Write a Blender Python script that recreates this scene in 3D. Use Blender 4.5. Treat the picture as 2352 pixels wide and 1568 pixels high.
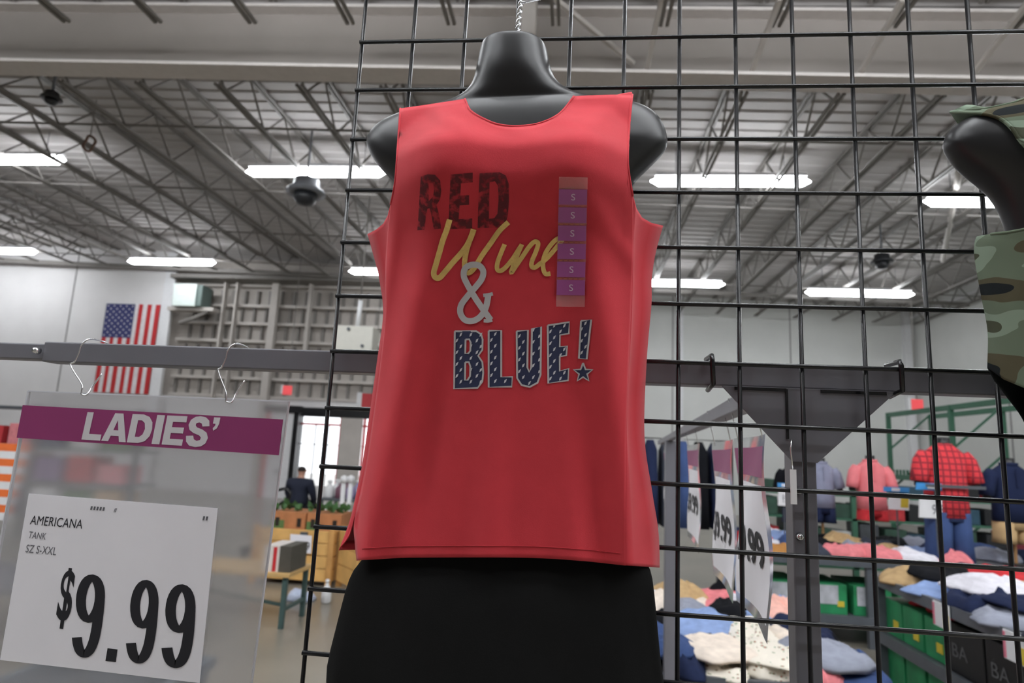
import bpy, bmesh, math, random
from mathutils import Vector, Matrix, noise
from mathutils.geometry import tessellate_polygon
random.seed(11)
for o in list(bpy.data.objects): bpy.data.objects.remove(o)
SC = bpy.context.scene
COL = SC.collection

# ------------------------------------------------------------------ camera
F = 1480.63
RX = Vector((0.9945848, 0.0930598, 0.0462699))
RY = Vector((0.0299359, 0.1698165, -0.9850209))
RZ = Vector((-0.0995233, 0.9810720, 0.1661111))
CAM = Vector((0.32665, -0.83505, 1.65))
cd = bpy.data.cameras.new('camera'); cam = bpy.data.objects.new('camera', cd); COL.objects.link(cam)
cd.sensor_width = 36.0; cd.lens = 36.0 * F / 2352.0; cd.clip_start = 0.02; cd.clip_end = 300
m = Matrix((RX, -RY, -RZ)).transposed().to_4x4(); m.translation = CAM
cam.matrix_world = m
cd.dof.use_dof = True; cd.dof.focus_distance = 0.78; cd.dof.aperture_fstop = 6.5
SC.camera = cam

# ------------------------------------------------------------------ world, exposure
W = bpy.data.worlds.new('world'); SC.world = W; W.use_nodes = True
bg = W.node_tree.nodes['Background']; bg.inputs[0].default_value = (0.93, 0.96, 1.0, 1); bg.inputs[1].default_value = 2.5
SC.view_settings.view_transform = 'Standard'; SC.view_settings.look = 'None'
SC.view_settings.exposure = -0.05; SC.view_settings.gamma = 1.0; SC.view_settings.use_curve_mapping = False
LAMP = 33.0       # emission of the strip light lenses

# ------------------------------------------------------------------ helpers
def ray(px, py):
    return RX * ((px - 1176) / F) + RY * ((py - 784) / F) + RZ
def at(px, py, Y):
    d = ray(px, py); return CAM + d * ((Y - CAM.y) / d.y)
def atz(px, py, Z):
    d = ray(px, py); return CAM + d * ((Z - CAM.z) / d.z)
def lin(c):
    return tuple((v / 255 / 12.92 if v / 255 <= 0.04045 else ((v / 255 + 0.055) / 1.055) ** 2.4) for v in c)

MATS = {}
def mat(name, rgb, rough=0.6, metal=0.0, var=0.08, scale=12.0, bump=0.0, bscale=60.0, emit=0.0, spec=0.5, sheen=0.0):
    if name in MATS: return MATS[name]
    mt = bpy.data.materials.new(name); mt.use_nodes = True; MATS[name] = mt
    nt = mt.node_tree; b = nt.nodes['Principled BSDF']
    c = lin(rgb)
    b.inputs['Roughness'].default_value = rough; b.inputs['Metallic'].default_value = metal
    b.inputs['Specular IOR Level'].default_value = spec
    if sheen: b.inputs['Sheen Weight'].default_value = sheen
    tc = nt.nodes.new('ShaderNodeTexCoord')
    nz = nt.nodes.new('ShaderNodeTexNoise'); nz.inputs['Scale'].default_value = scale; nz.inputs['Detail'].default_value = 4
    nt.links.new(tc.outputs['Object'], nz.inputs['Vector'])
    rp = nt.nodes.new('ShaderNodeValToRGB')
    rp.color_ramp.elements[0].position = 0.3; rp.color_ramp.elements[1].position = 0.7
    rp.color_ramp.elements[0].color = tuple(x * (1 - var) for x in c) + (1,)
    rp.color_ramp.elements[1].color = tuple(min(1, x * (1 + var)) for x in c) + (1,)
    nt.links.new(nz.outputs['Fac'], rp.inputs['Fac']); nt.links.new(rp.outputs['Color'], b.inputs['Base Color'])
    if emit:
        b.inputs['Emission Color'].default_value = (0.93, 0.965, 1.0, 1) if emit > 2 else c + (1,)
        b.inputs['Emission Strength'].default_value = emit
    if bump:
        n2 = nt.nodes.new('ShaderNodeTexNoise'); n2.inputs['Scale'].default_value = bscale; n2.inputs['Detail'].default_value = 3
        nt.links.new(tc.outputs['Object'], n2.inputs['Vector'])
        bp = nt.nodes.new('ShaderNodeBump'); bp.inputs['Strength'].default_value = bump; bp.inputs['Distance'].default_value = 0.01
        nt.links.new(n2.outputs['Fac'], bp.inputs['Height']); nt.links.new(bp.outputs['Normal'], b.inputs['Normal'])
    return mt

class MB:
    def __init__(s): s.v = []; s.f = []
    def add(s, vs, fs):
        k = len(s.v); s.v += [Vector(p) for p in vs]; s.f += [tuple(i + k for i in f) for f in fs]; return s
    def box(s, x0, x1, y0, y1, z0, z1):
        return s.add([(x0,y0,z0),(x1,y0,z0),(x1,y1,z0),(x0,y1,z0),(x0,y0,z1),(x1,y0,z1),(x1,y1,z1),(x0,y1,z1)],
                     [(0,3,2,1),(4,5,6,7),(0,1,5,4),(1,2,6,5),(2,3,7,6),(3,0,4,7)])
    def cbox(s, c, d): return s.box(c[0]-d[0]/2,c[0]+d[0]/2,c[1]-d[1]/2,c[1]+d[1]/2,c[2]-d[2]/2,c[2]+d[2]/2)
    def hexa(s, q):    # 8 points: bottom loop then top loop
        return s.add(q, [(0,3,2,1),(4,5,6,7),(0,1,5,4),(1,2,6,5),(2,3,7,6),(3,0,4,7)])
    def bar(s, p, q, w, h=None, up=(0,0,1)):
        p = Vector(p); q = Vector(q); h = h or w; d = (q - p).normalized(); u = Vector(up)
        if abs(d.dot(u)) > 0.99: u = Vector((0,1,0))
        a = d.cross(u).normalized() * (w / 2); b = a.cross(d).normalized() * (h / 2)
        return s.hexa([p-a-b, p+a-b, q+a-b, q-a-b, p-a+b, p+a+b, q+a+b, q-a+b])
    def tube(s, pts, r, n=8, cap=True):
        pts = [Vector(p) for p in pts]; k = len(pts); rr = r if isinstance(r, (list, tuple)) else [r] * k
        vs = []; fs = []; ref = None
        for i, p in enumerate(pts):
            d = (pts[min(i+1,k-1)] - pts[max(i-1,0)]).normalized()
            if ref is None:
                ref = Vector((0,0,1)) if abs(d.z) < 0.9 else Vector((1,0,0))
            a = (ref - d * ref.dot(d)).normalized(); ref = a; b = d.cross(a)
            vs += [p + (a * math.cos(2*math.pi*j/n) + b * math.sin(2*math.pi*j/n)) * rr[i] for j in range(n)]
        for i in range(k-1):
            for j in range(n):
                fs.append((i*n+j, i*n+(j+1)%n, (i+1)*n+(j+1)%n, (i+1)*n+j))
        if cap: fs += [tuple(range(n-1,-1,-1)), tuple((k-1)*n+j for j in range(n))]
        return s.add(vs, fs)
    def lathe(s, c, prof, n=16):
        c = Vector(c); vs = []; fs = []
        for r, z in prof: vs += [c + Vector((r*math.cos(2*math.pi*j/n), r*math.sin(2*math.pi*j/n), z)) for j in range(n)]
        for i in range(len(prof)-1):
            for j in range(n): fs.append((i*n+j, i*n+(j+1)%n, (i+1)*n+(j+1)%n, (i+1)*n+j))
        fs += [tuple(range(n-1,-1,-1)), tuple((len(prof)-1)*n+j for j in range(n))]
        return s.add(vs, fs)
    def loft(s, rings, cap=True):
        n = len(rings[0]); vs = [p for r in rings for p in r]; fs = []
        for i in range(len(rings)-1):
            for j in range(n): fs.append((i*n+j, i*n+(j+1)%n, (i+1)*n+(j+1)%n, (i+1)*n+j))
        if cap: fs += [tuple(range(n-1,-1,-1)), tuple((len(rings)-1)*n+j for j in range(n))]
        return s.add(vs, fs)
    def prism(s, pts, ext):
        e = Vector(ext); n = len(pts); a = [Vector(p) for p in pts]
        tri = tessellate_polygon([a])
        fs = [tuple(t) for t in tri] + [tuple(i + n for i in reversed(t)) for t in tri] + [(i,(i+1)%n,(i+1)%n+n,i+n) for i in range(n)]
        return s.add(a + [p + e for p in a], fs)
    def sheet(s, P):   # P[i][j] grid of points
        nu = len(P); nv = len(P[0])
        return s.add([p for r in P for p in r], [(i*nv+j, i*nv+j+1, (i+1)*nv+j+1, (i+1)*nv+j) for i in range(nu-1) for j in range(nv-1)])
    def mesh(s, name, off=None, fix=True):
        me = bpy.data.meshes.new(name)
        o = off or Vector((0,0,0))
        me.from_pydata([tuple(p - o) for p in s.v], [], s.f)
        if fix:
            bm = bmesh.new(); bm.from_mesh(me); bmesh.ops.recalc_face_normals(bm, faces=bm.faces); bm.to_mesh(me); bm.free()
        me.update(); return me
    def build(s, name, mt, parent=None, smooth=False, bevel=0.0, kind=None, off=None, fix=True):
        o = Vector((0,0,0))
        if parent is not None and off is None:
            q = parent
            while q is not None: o = o + q.location; q = q.parent
        if off is not None: o = Vector(off)
        me = s.mesh(name, o, fix); ob = bpy.data.objects.new(name, me); COL.objects.link(ob)
        if mt is not None: me.materials.append(mt)
        if parent is not None: ob.parent = parent
        elif off is not None: ob.location = o
        if smooth: me.polygons.foreach_set('use_smooth', [True] * len(me.polygons))
        if bevel:
            b = ob.modifiers.new('bevel', 'BEVEL'); b.width = bevel; b.segments = 2; b.limit_method = 'ANGLE'
        if kind: ob['kind'] = kind
        return ob
def tag(o, label, cat, group=None):
    o['label'] = label; o['category'] = cat
    if group: o['group'] = group
    return o
def thing(name, loc, label, cat, group=None):
    o = bpy.data.objects.new(name, None); COL.objects.link(o); o.location = Vector(loc); o.empty_display_size = 0.05
    return tag(o, label, cat, group)
def struct(o): o['kind'] = 'structure'; return o
def inst(src, name, parent, loc, rot=None, mt=None, scale=None):
    o = src.copy(); o.name = name; COL.objects.link(o); o.parent = parent; o.location = Vector(loc)
    if rot: o.rotation_euler = rot
    if scale: o.scale = scale
    return o
def obmat(o, mt):
    o.material_slots[0].link = 'OBJECT'; o.material_slots[0].material = mt
def copy_thing(root, name, loc, label):
    r = root.copy(); r.name = name; COL.objects.link(r); r.location = Vector(loc); r['label'] = label
    for ch in [c for c in bpy.data.objects if c.parent == root]:
        c = ch.copy(); c.name = ch.name.split('.')[0]; COL.objects.link(c); c.parent = r
        for g in [q for q in bpy.data.objects if q.parent == ch]:
            d = g.copy(); d.name = g.name.split('.')[0]; COL.objects.link(d); d.parent = c
    return r
def lerpk(keys, x):
    """smooth monotone interpolation through (x, value) keys"""
    n = len(keys)
    if x <= keys[0][0]: return keys[0][1]
    if x >= keys[-1][0]: return keys[-1][1]
    k = 0
    while keys[k+1][0] < x: k += 1
    def sl(i): return (keys[i+1][1] - keys[i][1]) / (keys[i+1][0] - keys[i][0])
    def tan(i):
        if i == 0: return sl(0)
        if i == n - 1: return sl(n - 2)
        a, b = sl(i-1), sl(i)
        return 0.0 if a * b <= 0 else 2 * a * b / (a + b)
    h = keys[k+1][0] - keys[k][0]; t = (x - keys[k][0]) / h
    return ((2*t**3 - 3*t*t + 1) * keys[k][1] + (t**3 - 2*t*t + t) * h * tan(k) + (-2*t**3 + 3*t*t) * keys[k+1][1] + (t**3 - t*t) * h * tan(k+1))
def resample(pts, n):
    pts = [Vector(p) for p in pts]; L = [0]
    for a, b in zip(pts, pts[1:]): L.append(L[-1] + (b - a).length)
    out = []; k = 0
    for i in range(n):
        t = L[-1] * i / (n - 1)
        while k < len(pts) - 2 and L[k+1] < t: k += 1
        f = (t - L[k]) / max(1e-9, L[k+1] - L[k]); out.append(pts[k].lerp(pts[k+1], max(0, min(1, f))))
    return out
def smoothline(pts, m=8):
    pts = [Vector(p) for p in pts]; out = []
    for i in range(len(pts)-1):
        p0 = pts[max(0,i-1)]; p1 = pts[i]; p2 = pts[i+1]; p3 = pts[min(len(pts)-1,i+2)]
        for j in range(m):
            t = j / m
            out.append(0.5*((2*p1)+(p2-p0)*t+(2*p0-5*p1+4*p2-p3)*t*t+(3*p1-p0-3*p2+p3)*t**3))
    out.append(pts[-1]); return out
def text_polys(body, bold=0.0):
    cu = bpy.data.curves.new('lettering', 'FONT'); cu.body = body; cu.offset = bold; cu.fill_mode = 'FRONT'; cu.resolution_u = 4
    ob = bpy.data.objects.new('lettering', cu); COL.objects.link(ob)
    dg = bpy.context.evaluated_depsgraph_get(); dg.update()
    me = bpy.data.meshes.new_from_object(ob.evaluated_get(dg))
    vs = [v.co.copy() for v in me.vertices]; fs = [tuple(p.vertices) for p in me.polygons]
    bpy.data.objects.remove(ob); bpy.data.curves.remove(cu); bpy.data.meshes.remove(me)
    x0 = min(v.x for v in vs); x1 = max(v.x for v in vs); y0 = min(v.y for v in vs); y1 = max(v.y for v in vs)
    return [((v.x-x0)/(x1-x0), (v.y-y0)/(y1-y0)) for v in vs], fs
def text_quad(body, q, name, mt, parent, bold=0.0, flip=1, lift=(0,0,0)):
    """lettering stretched over a world quad TL,TR,BR,BL"""
    uv, fs = text_polys(body, bold); q = [Vector(p) + Vector(lift) for p in q]; mb = MB()
    mb.add([(q[3].lerp(q[2], u)).lerp(q[0].lerp(q[1], u), w) for u, w in uv], fs)
    return mb.build(name, mt, parent, fix=False)
def pq(pts, Y): return [at(x, y, Y) for x, y in pts]
# ------------------------------------------------------------------ setting: floor, ceiling, walls
def deckz(x): return 7.0 - 0.028 * x
M_WALL = mat('painted_block_wall', (222, 220, 220), 0.85, var=0.03, scale=1.5)
M_WALLR = mat('painted_wall_panel', (216, 217, 214), 0.85, var=0.03, scale=1.5)
M_STEELW = mat('off_white_painted_steel', (186, 180, 174), 0.6, var=0.06, scale=3)
M_DECK = mat('painted_roof_deck', (174, 170, 168), 0.75, var=0.05, scale=2)
M_JOIST = mat('joist_paint', (124, 120, 116), 0.6, var=0.06, scale=3)
M_JOINT = mat('panel_joint_grey', (150, 148, 148), 0.9)  # plain grey for the joints between wall panels
M_RIBP = mat('ribbed_sheet_steel', (172, 165, 158), 0.6, var=0.05)
M_BLACK = mat('black_powder_coat', (20, 20, 23), 0.25, var=0.1)
M_GREY = mat('grey_rail_paint', (112, 111, 118), 0.42, var=0.05, scale=8)
M_GREYD = mat('grey_table_steel', (84, 88, 94), 0.45, var=0.08)
M_FLOOR = mat('polished_concrete', (134, 128, 116), 0.28, var=0.16, scale=0.9)
M_CHROME = mat('bright_wire', (225, 226, 228), 0.18, metal=1.0, var=0.03)
M_WHITE = mat('white_paint', (226, 226, 228), 0.5, var=0.03)
M_RED = mat('red_paint', (196, 40, 46), 0.5)
M_DGREEN = mat('rack_green_paint', (58, 104, 82), 0.45, var=0.08)

fl = MB().box(-26, 11.2, -10, 32, -0.1, 0).build('floor', M_FLOOR); struct(fl)

# roof deck with real corrugation, ribs along X
d = MB(); prof = []
y = -10.0
while y < 20.6:
    prof += [(y, 0), (y + 0.13, 0), (y + 0.16, 0.022), (y + 0.27, 0.022)]; y += 0.30
d.add([(x, yy, deckz(x) + zz) for x in (-26, 11.2) for yy, zz in prof],
      [(i, i + 1, i + 1 + len(prof), i + len(prof)) for i in range(len(prof) - 1)])
d.box(-26, 11.2, -10, 20.6, 7.85, 8.0)
ceil = d.build('ceiling', M_DECK, fix=False); struct(ceil)

# open web joists (part of the ceiling) with separate web rods
rodmesh = MB().bar((0, 0, 0), (0, 0.60, 0.58), 0.024).mesh('web_rod'); rodmesh.materials.append(M_JOIST)
def joist(x, y0, y1, n):
    zt = deckz(x) - 0.03; zb = zt - 0.60
    j = MB()
    for dx in (-0.035, 0.035):
        j.bar((x + dx, y0 - 0.1, zt), (x + dx, y1, zt), 0.036, 0.036)
        j.bar((x + dx, y0 + 0.55, zb), (x + dx, y1 - 0.4, zb), 0.036, 0.036)
    jo = j.build('roof_joist', M_JOIST, ceil)
    yy = y0 + 0.15
    k = 0
    while yy + 1.2 < y1 and k < n:
        o = bpy.data.objects.new('web_rod', rodmesh); COL.objects.link(o); o.parent = jo; o.location = (x, yy + 0.60, zt); o.rotation_euler = (math.pi, 0, 0)
        o.scale = (1, -1 if False else 1, 1)
        o.rotation_euler = (0, 0, 0); o.location = (x, yy + 0.60, zb)
        o2 = bpy.data.objects.new('web_rod', rodmesh); COL.objects.link(o2); o2.parent = jo; o2.location = (x, yy + 0.60, zb); o2.rotation_euler = (0, 0, math.pi)
        yy += 1.2; k += 1
xs = [-7.15 + 1.19 * k for k in range(-13, 16)]
for x in xs:
    if x > 10.8: continue
    far = 17.7 if x < 1.4 else 20.2
    joist(x, 6.45, far, 40)
    joist(x, 1.2, 6.1, 8)
# bridging bars across the joists
for yb in (8.3, 10.9, 13.6, 16.3):
    for zo in (-0.62,):
        MB().bar((-25, yb, deckz(-25) + zo), (10.9, yb, deckz(10.9) + zo), 0.028).build('bridging_bar', M_JOIST, ceil)
# plate girder with flanges and stiffeners
def gz(x, o): return 6.10 - 0.033 * x + o
M_WEB = mat('girder_web_shaded', (146, 139, 134), 0.6, var=0.05, scale=1.5); M_FLANGE = mat('girder_flange_lit', (206, 200, 196), 0.6, var=0.04)  # same paint on both: web shade and flange brightness put into the colours
def gplate(w, z0, z1):
    a = -26; b = 11.0; oy = 6.3
    return MB().hexa([(a, oy-w/2, gz(a, z0)), (b, oy-w/2, gz(b, z0)), (b, oy+w/2, gz(b, z0)), (a, oy+w/2, gz(a, z0)),
            (a, oy-w/2, gz(a, z1)), (b, oy-w/2, gz(b, z1)), (b, oy+w/2, gz(b, z1)), (a, oy+w/2, gz(a, z1))])
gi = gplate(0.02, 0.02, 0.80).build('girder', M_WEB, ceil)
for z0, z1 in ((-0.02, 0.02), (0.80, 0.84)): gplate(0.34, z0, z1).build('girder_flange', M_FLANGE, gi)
# far eave girder in front of the end wall (dark line over the wall)
MB().hexa([(-26, 17.3, deckz(-26)-.75), (11, 17.3, deckz(11)-.62), (11, 17.36, deckz(11)-.62), (-26, 17.36, deckz(-26)-.75),
           (-26, 17.3, deckz(-26)-.62), (11, 17.3, deckz(11)-.52), (11, 17.36, deckz(11)-.52), (-26, 17.36, deckz(-26)-.62)]).build('eave_beam', M_JOIST, ceil)
# pipe run high on the right and diagonal brace
MB().tube([(5.6, 8.0, 6.25), (8.2, 13.5, 6.15)], 0.05).build('sprinkler_pipe', M_STEELW, ceil, smooth=True)
MB().bar((0.9, 6.2, 6.2), (-0.6, 5.4, 7.0), 0.05).build('flange_brace', M_STEELW, ceil)
for x in (1.05, 2.24, 3.43, 4.62):
    MB().bar((x, 6.2, gz(x, 0.05)), (x + 0.05, 5.3, deckz(x) - 0.62), 0.05).build('flange_brace', M_STEELW, ceil)
# column standing against the girder
c = MB().box(-0.42, -0.25, 5.85, 6.02, 0, 6.15); c.box(-0.5, -0.17, 5.77, 6.1, 0, 0.02); c.box(-0.42, -0.25, 5.85, 6.02, 6.15, 7.0)
struct(c.build('trim_1', M_STEELW, bevel=0.01))

# walls
wl = MB().box(-26, -12.45, 17.8, 18.1, 0, 7.75).build('wall_back_left', M_WALL); struct(wl)
for x in (-15.71, -19.0, -22.3):
    MB().box(x - 0.02, x + 0.02, 17.785, 17.8, 0, 7.6).build('panel_joint', M_JOINT, wl)
MB().box(-12.62, -12.3, 17.74, 17.8, 0, 7.3).build('wall_end_trim', M_WHITE, wl)
wr = MB().box(1.6, 11.2, 20.3, 20.6, 0, 7.1).build('wall_back_right', M_WALLR); struct(wr)
for x in (3.45, 7.15):
    MB().box(x - 0.02, x + 0.02, 20.285, 20.3, 0, 6.95).build('panel_joint', M_JOINT, wr)
MB().box(3.62, 3.78, 20.2, 20.3, 0, 6.9).build('downpipe', M_WHITE, wr)
MB().box(10.55, 10.75, 20.1, 20.3, 0, 6.8).build('corner_post', M_WHITE, wr)
wrr = MB().box(10.9, 11.2, -10, 20.3, 0, 7.0).build('wall_right', M_WALLR); struct(wrr)
for yy in (4, 8, 12, 16):
    MB().box(10.88, 10.9, yy - 0.02, yy + 0.02, 0, 6.9).build('panel_joint', M_JOINT, wrr)
MB().bar((10.8, -9, 6.35), (10.8, 20.2, 6.35), 0.06, 0.09).build('wall_ledger', M_WHITE, wrr)
wll = MB().box(-26.3, -26, -10, 18, 0, 7.9).build('wall_left', M_WALL); struct(wll)

wfb = MB().box(-26.3, 11.2, -10.3, -10, 0, 7.8).build('wall_front', mat('rear_wall_grey', (120, 116, 112), 0.85)); struct(wfb)
# ribbed steel wall over the entrance: sheet, girts, ribs, posts (each a piece of the wall)
YM = 18.2
wm = MB().box(-13.4, 1.6, YM + .2, YM + .3, 2.85, 7.4).build('wall_back_middle', M_RIBP); struct(wm)
wrt = MB().box(1.45, 1.6, YM - .1, 20.3, 0, 7.1).build('wall_return', M_WALL); struct(wrt)
gz_list = [2.90, 3.46, 4.0, 4.63, 5.19, 5.76, 6.42]
gm = MB().box(-12.3, 1.45, YM - .03, YM + .2, -0.045, 0.045).mesh('girt'); gm.materials.append(M_STEELW)
for z in gz_list:
    o = bpy.data.objects.new('girt', gm); COL.objects.link(o); o.parent = wm; o.location = (0, 0, z)
rm = MB().box(-0.032, 0.032, YM + .1, YM + .2, 0, 0.47).mesh('rib'); rm.materials.append(M_JOIST)
for zi, z in enumerate(gz_list[:-1]):
    x = -12.2 + 0.08 * zi
    while x < -4.9:
        o = bpy.data.objects.new('rib', rm); COL.objects.link(o); o.parent = wm; o.location = (x, 0, z + 0.045); x += 0.40
MB().box(-12.3, 1.45, YM - .7, YM - .03, 6.46, 6.58).build('soffit', M_JOIST, wm)
for x, w, z0 in ((-9.09, 0.22, 0), (-7.95, 0.09, 4.05), (-10.75, 0.06, 2.8), (-10.35, 0.06, 2.8), (-2.7, 0.22, 0)):
    MB().box(x - w/2, x + w/2, YM - .25, YM - .07, z0, 6.9 if w > 0.15 else 6.6).build('wall_post', M_STEELW, wm)
# storefront: header, black frame, mullions, glass, white door leaf, pillar
wf = MB().box(-13.4, 1.45, YM, YM + .3, 2.46, 2.85).build('wall_front_header', M_WALL); struct(wf)
lowwall = MB().box(-13.4, -8.0, YM, YM + .3, 0, 2.46).build('wall_front_low', M_WALL); struct(lowwall)
lw2 = MB().box(-3.4, 1.45, YM, YM + .3, 0, 2.46).build('wall_front_low_right', M_WALL); struct(lw2)
w1 = MB()
w1.box(-8.0, -3.4, YM - .15, YM, 2.37, 2.64); w1.box(-8.0, -7.85, YM - .2, YM, 0, 2.37)
win = w1.build('window_1', M_BLACK); struct(win)
M_GLASS = bpy.data.materials.new('window_glass'); M_GLASS.use_nodes = True
nt = M_GLASS.node_tree; nt.nodes.clear()
t_ = nt.nodes.new('ShaderNodeBsdfTransparent'); g_ = nt.nodes.new('ShaderNodeBsdfGlossy'); g_.inputs['Roughness'].default_value = 0.05
mx = nt.nodes.new('ShaderNodeMixShader'); mx.inputs[0].default_value = 0.06; ou = nt.nodes.new('ShaderNodeOutputMaterial')
nt.links.new(t_.outputs[0], mx.inputs[1]); nt.links.new(g_.outputs[0], mx.inputs[2]); nt.links.new(mx.outputs[0], ou.inputs[0])
M_REDF = mat('red_window_frame', (206, 70, 74), 0.5)
cx = [-7.85, -6.62, -5.9, -5.0, -4.2, -3.4]
for a, b in zip(cx, cx[1:]):
    if a == -6.62: continue
    for z0, z1 in ((0.35, 1.55), (1.55, 2.15), (2.15, 2.37)):
        p = MB().box(a + 0.03, b - 0.03, YM - .1, YM - .085, z0 + 0.02, z1 - 0.02).build('window_pane', M_GLASS, win)
for x in cx[1:]: MB().box(x - 0.03, x + 0.03, YM - .14, YM - .06, 0.35, 2.37).build('mullion', M_REDF, win)
for x in (-7.4, -7.0): MB().box(x - 0.012, x + 0.012, YM - .12, YM - .07, 0.35, 2.15).build('glazing_bar', M_GREYD, win)
for z in (1.55, 2.15): MB().box(-7.85, -3.4, YM - .13, YM - .065, z - (0.03 if z > 2 else .012), z + (0.03 if z > 2 else .012)).build('transom', M_REDF if z > 2 else M_GREYD, win)
MB().box(-7.85, -3.4, YM - .2, YM, 0, 0.35).build('window_kerb', M_WALL, win)
MB().box(-6.58, -5.94, YM - .25, YM - .15, 0, 2.37).build('pillar', M_STEELW, win)
dr = MB().box(-8.42, -7.72, 17.2, 17.25, 0, 2.42).build('door_1', M_WHITE, bevel=0.005); struct(dr)
MB().box(-7.70, -7.56, 17.15, 17.3, 0, 2.5).build('door_post', M_BLACK, dr)
for z in (0.75, 1.65): MB().lathe((-8.05, 17.18, z), [(0.001, -0.05), (0.05, -0.05), (0.05, 0.05), (0.001, 0.05)], 10).build('door_bolt', M_GREYD, dr)
MB().box(-8.52, -8.42, 17.15, 17.22, 0, 2.42).build('door_edge', M_RED, dr)
tr = MB().box(-8.6, -7.5, 17.1, 17.3, 2.42, 2.62).build('trim_2', M_BLACK); struct(tr)

# ------------------------------------------------------------------ strip lights
M_LENS = mat('lit_lens', (255, 255, 255), 0.5, emit=LAMP, var=0.0)
def strip_light(p, label, L=2.5):
    t = thing('strip_light', (p.x + L/2, p.y, p.z), label, 'light', 'warehouse strip lights')
    x0 = p.x; x1 = p.x + L; y = p.y; z = p.z; w = 0.085
    h = MB(); h.box(x0, x1, y - 0.08, y + 0.08, z + 0.05, z + 0.11)
    h.build('housing', M_WHITE, t)
    ln = MB(); rings = []
    for x, s in ((x0 - 0.08, 0.15), (x0 + 0.06, 1.0), (x1 - 0.06, 1.0), (x1 + 0.08, 0.15)):
        rings.append([Vector((x, y + a * w * s, z - 0.02 + b * 0.075 * s)) for a, b in ((-1, .6), (-1, -.2), (-.6, -1), (.6, -1), (1, -.2), (1, .6))])
    ln.loft(rings).build('lens', M_LENS, t)
    for xx in (x0 + 0.35, x1 - 0.35):
        MB().tube([(xx, y, z + 0.10), (xx, y, deckz(xx) + 0.02)], 0.006, 6).build('hanger_rod', M_GREYD, t)
    return t
SL = [((142, 365), 9.85, 1, 'lit strip light cut off by the left edge, nearer of the two there'),
      ((575, 392), 9.85, 0, 'lit strip light crossing the grid panel left of the mannequin shoulder'),
      ((1505, 413), 9.85, 0, 'long lit strip light right of the red tank top armhole'),
      ((2133, 459), 9.85, 0, 'lit strip light running behind the camouflage top'),
      ((80, 576), 16.0, 1, 'lit strip light at the left edge above the white wall'),
      ((300, 598), 16.0, 0, 'lit strip light above the hanging flag'),
      ((808, 621), 16.0, 0, 'lit strip light ending behind the left side of the red top'),
      ((1657, 651), 16.0, 1, 'lit strip light emerging right of the red top waist'),
      ((1857, 669), 16.0, 0, 'lit strip light below the dark dome camera at right')]
for (px, py), Y, end, lab in SL:
    p = at(px, py, Y)
    if end: p.x -= 2.5
    strip_light(p, lab)
for Y in (3.6, -0.3, -1.3, -3.4):  # unseen strip lights, added to brighten the foreground and the room
    for k, x in enumerate((-17.0, -10.9, -4.4, 1.6, 6.6) if Y > 0 or Y < -3 else (-10.9, -7.6, -4.4, -1.2, 1.6, 4.4, 7.4)):
        strip_light(Vector((x, Y, 6.42 - 0.02 * x)), 'lit strip light added on the ceiling out of view for brightness')
for Y in (9.85, 16.0):
    strip_light(Vector((-21.5, Y, 6.9)), 'lit strip light added on the ceiling out of view for brightness')
# ------------------------------------------------------------------ grid panel
ROW0 = 2.22746; GS = 0.0762
gp = thing('gridwall_panel', (0.6, 0, 0.08), 'black wire grid panel standing behind the red tank top', 'grid panel')
c0, c1, r0, r1 = 0, 16, -3, 28
vm = MB().tube([(0, 0, ROW0 - r1*GS - 0.004), (0, 0, ROW0 - r0*GS + 0.004)], 0.0029, 8).mesh('vertical_wire'); vm.materials.append(M_BLACK)
hm = MB().tube([(c0*GS - 0.002, 0, 0), (c1*GS + 0.002, 0, 0)], 0.0029, 8).mesh('horizontal_wire'); hm.materials.append(M_BLACK)
for me in (vm, hm): me.polygons.foreach_set('use_smooth', [True]*len(me.polygons))
for i in range(c0, c1 + 1):
    o = bpy.data.objects.new('vertical_wire', vm); COL.objects.link(o); o.parent = gp; o.location = Vector((i*GS, 0, 0)) - gp.location
for k in range(r0, r1 + 1):
    o = bpy.data.objects.new('horizontal_wire', hm); COL.objects.link(o); o.parent = gp; o.location = Vector((0, -0.0045, ROW0 - k*GS)) - gp.location

# ------------------------------------------------------------------ grey display rail with post, gusset and back arm
rl = thing('display_rail', (0.6146, 0.033, 0), 'grey square tube display rail running across behind the grid panel', 'rail')
RZ0, RZ1 = 1.7445, 1.774
MB().box(-0.44, 1.7, 0.018, 0.048, RZ0, RZ1).build('crossbar', M_GREY, rl, bevel=0.002)
MB().box(-1.6, -0.438, 0.021, 0.045, RZ0 + 0.003, RZ1 - 0.003).build('crossbar_insert', M_GREY, rl, bevel=0.002)
MB().box(0.6, 0.63, 0.018, 0.048, 0.01, RZ0).build('post', M_GREY, rl, bevel=0.002)
gus = MB().prism([(0.514, 0.0165, RZ0), (0.6, 0.0165, 1.652), (0.63, 0.0165, 1.652), (0.728, 0.0165, RZ0)], (0, -0.003, 0))
gus.build('gusset_plate', M_GREY, rl, bevel=0.0008)
for a, b in (((0.53, RZ0 - 0.003), (0.594, RZ0 - 0.003)), ((0.594, RZ0 - 0.002), (0.594, 1.68)), ((0.636, RZ0 - 0.003), (0.715, RZ0 - 0.003))):
    MB().bar((a[0], 0.0132, a[1]), (b[0], 0.0132, b[1]), 0.003, 0.004).build('gusset_dark_line', M_BLACK, rl)  # thin black bars for the dark lines on the gusset
for x, z in ((-0.445, 1.7595), (0.6065, 1.617), (0.6065, 1.562)):
    MB().tube([(x, 0.0165, z), (x, 0.008, z)], [0.0052, 0.0035], 10).build('bolt', M_CHROME, rl, smooth=True)
def armx(Y): return 0.6146 + 0.088 * (Y - 0.03)
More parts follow.
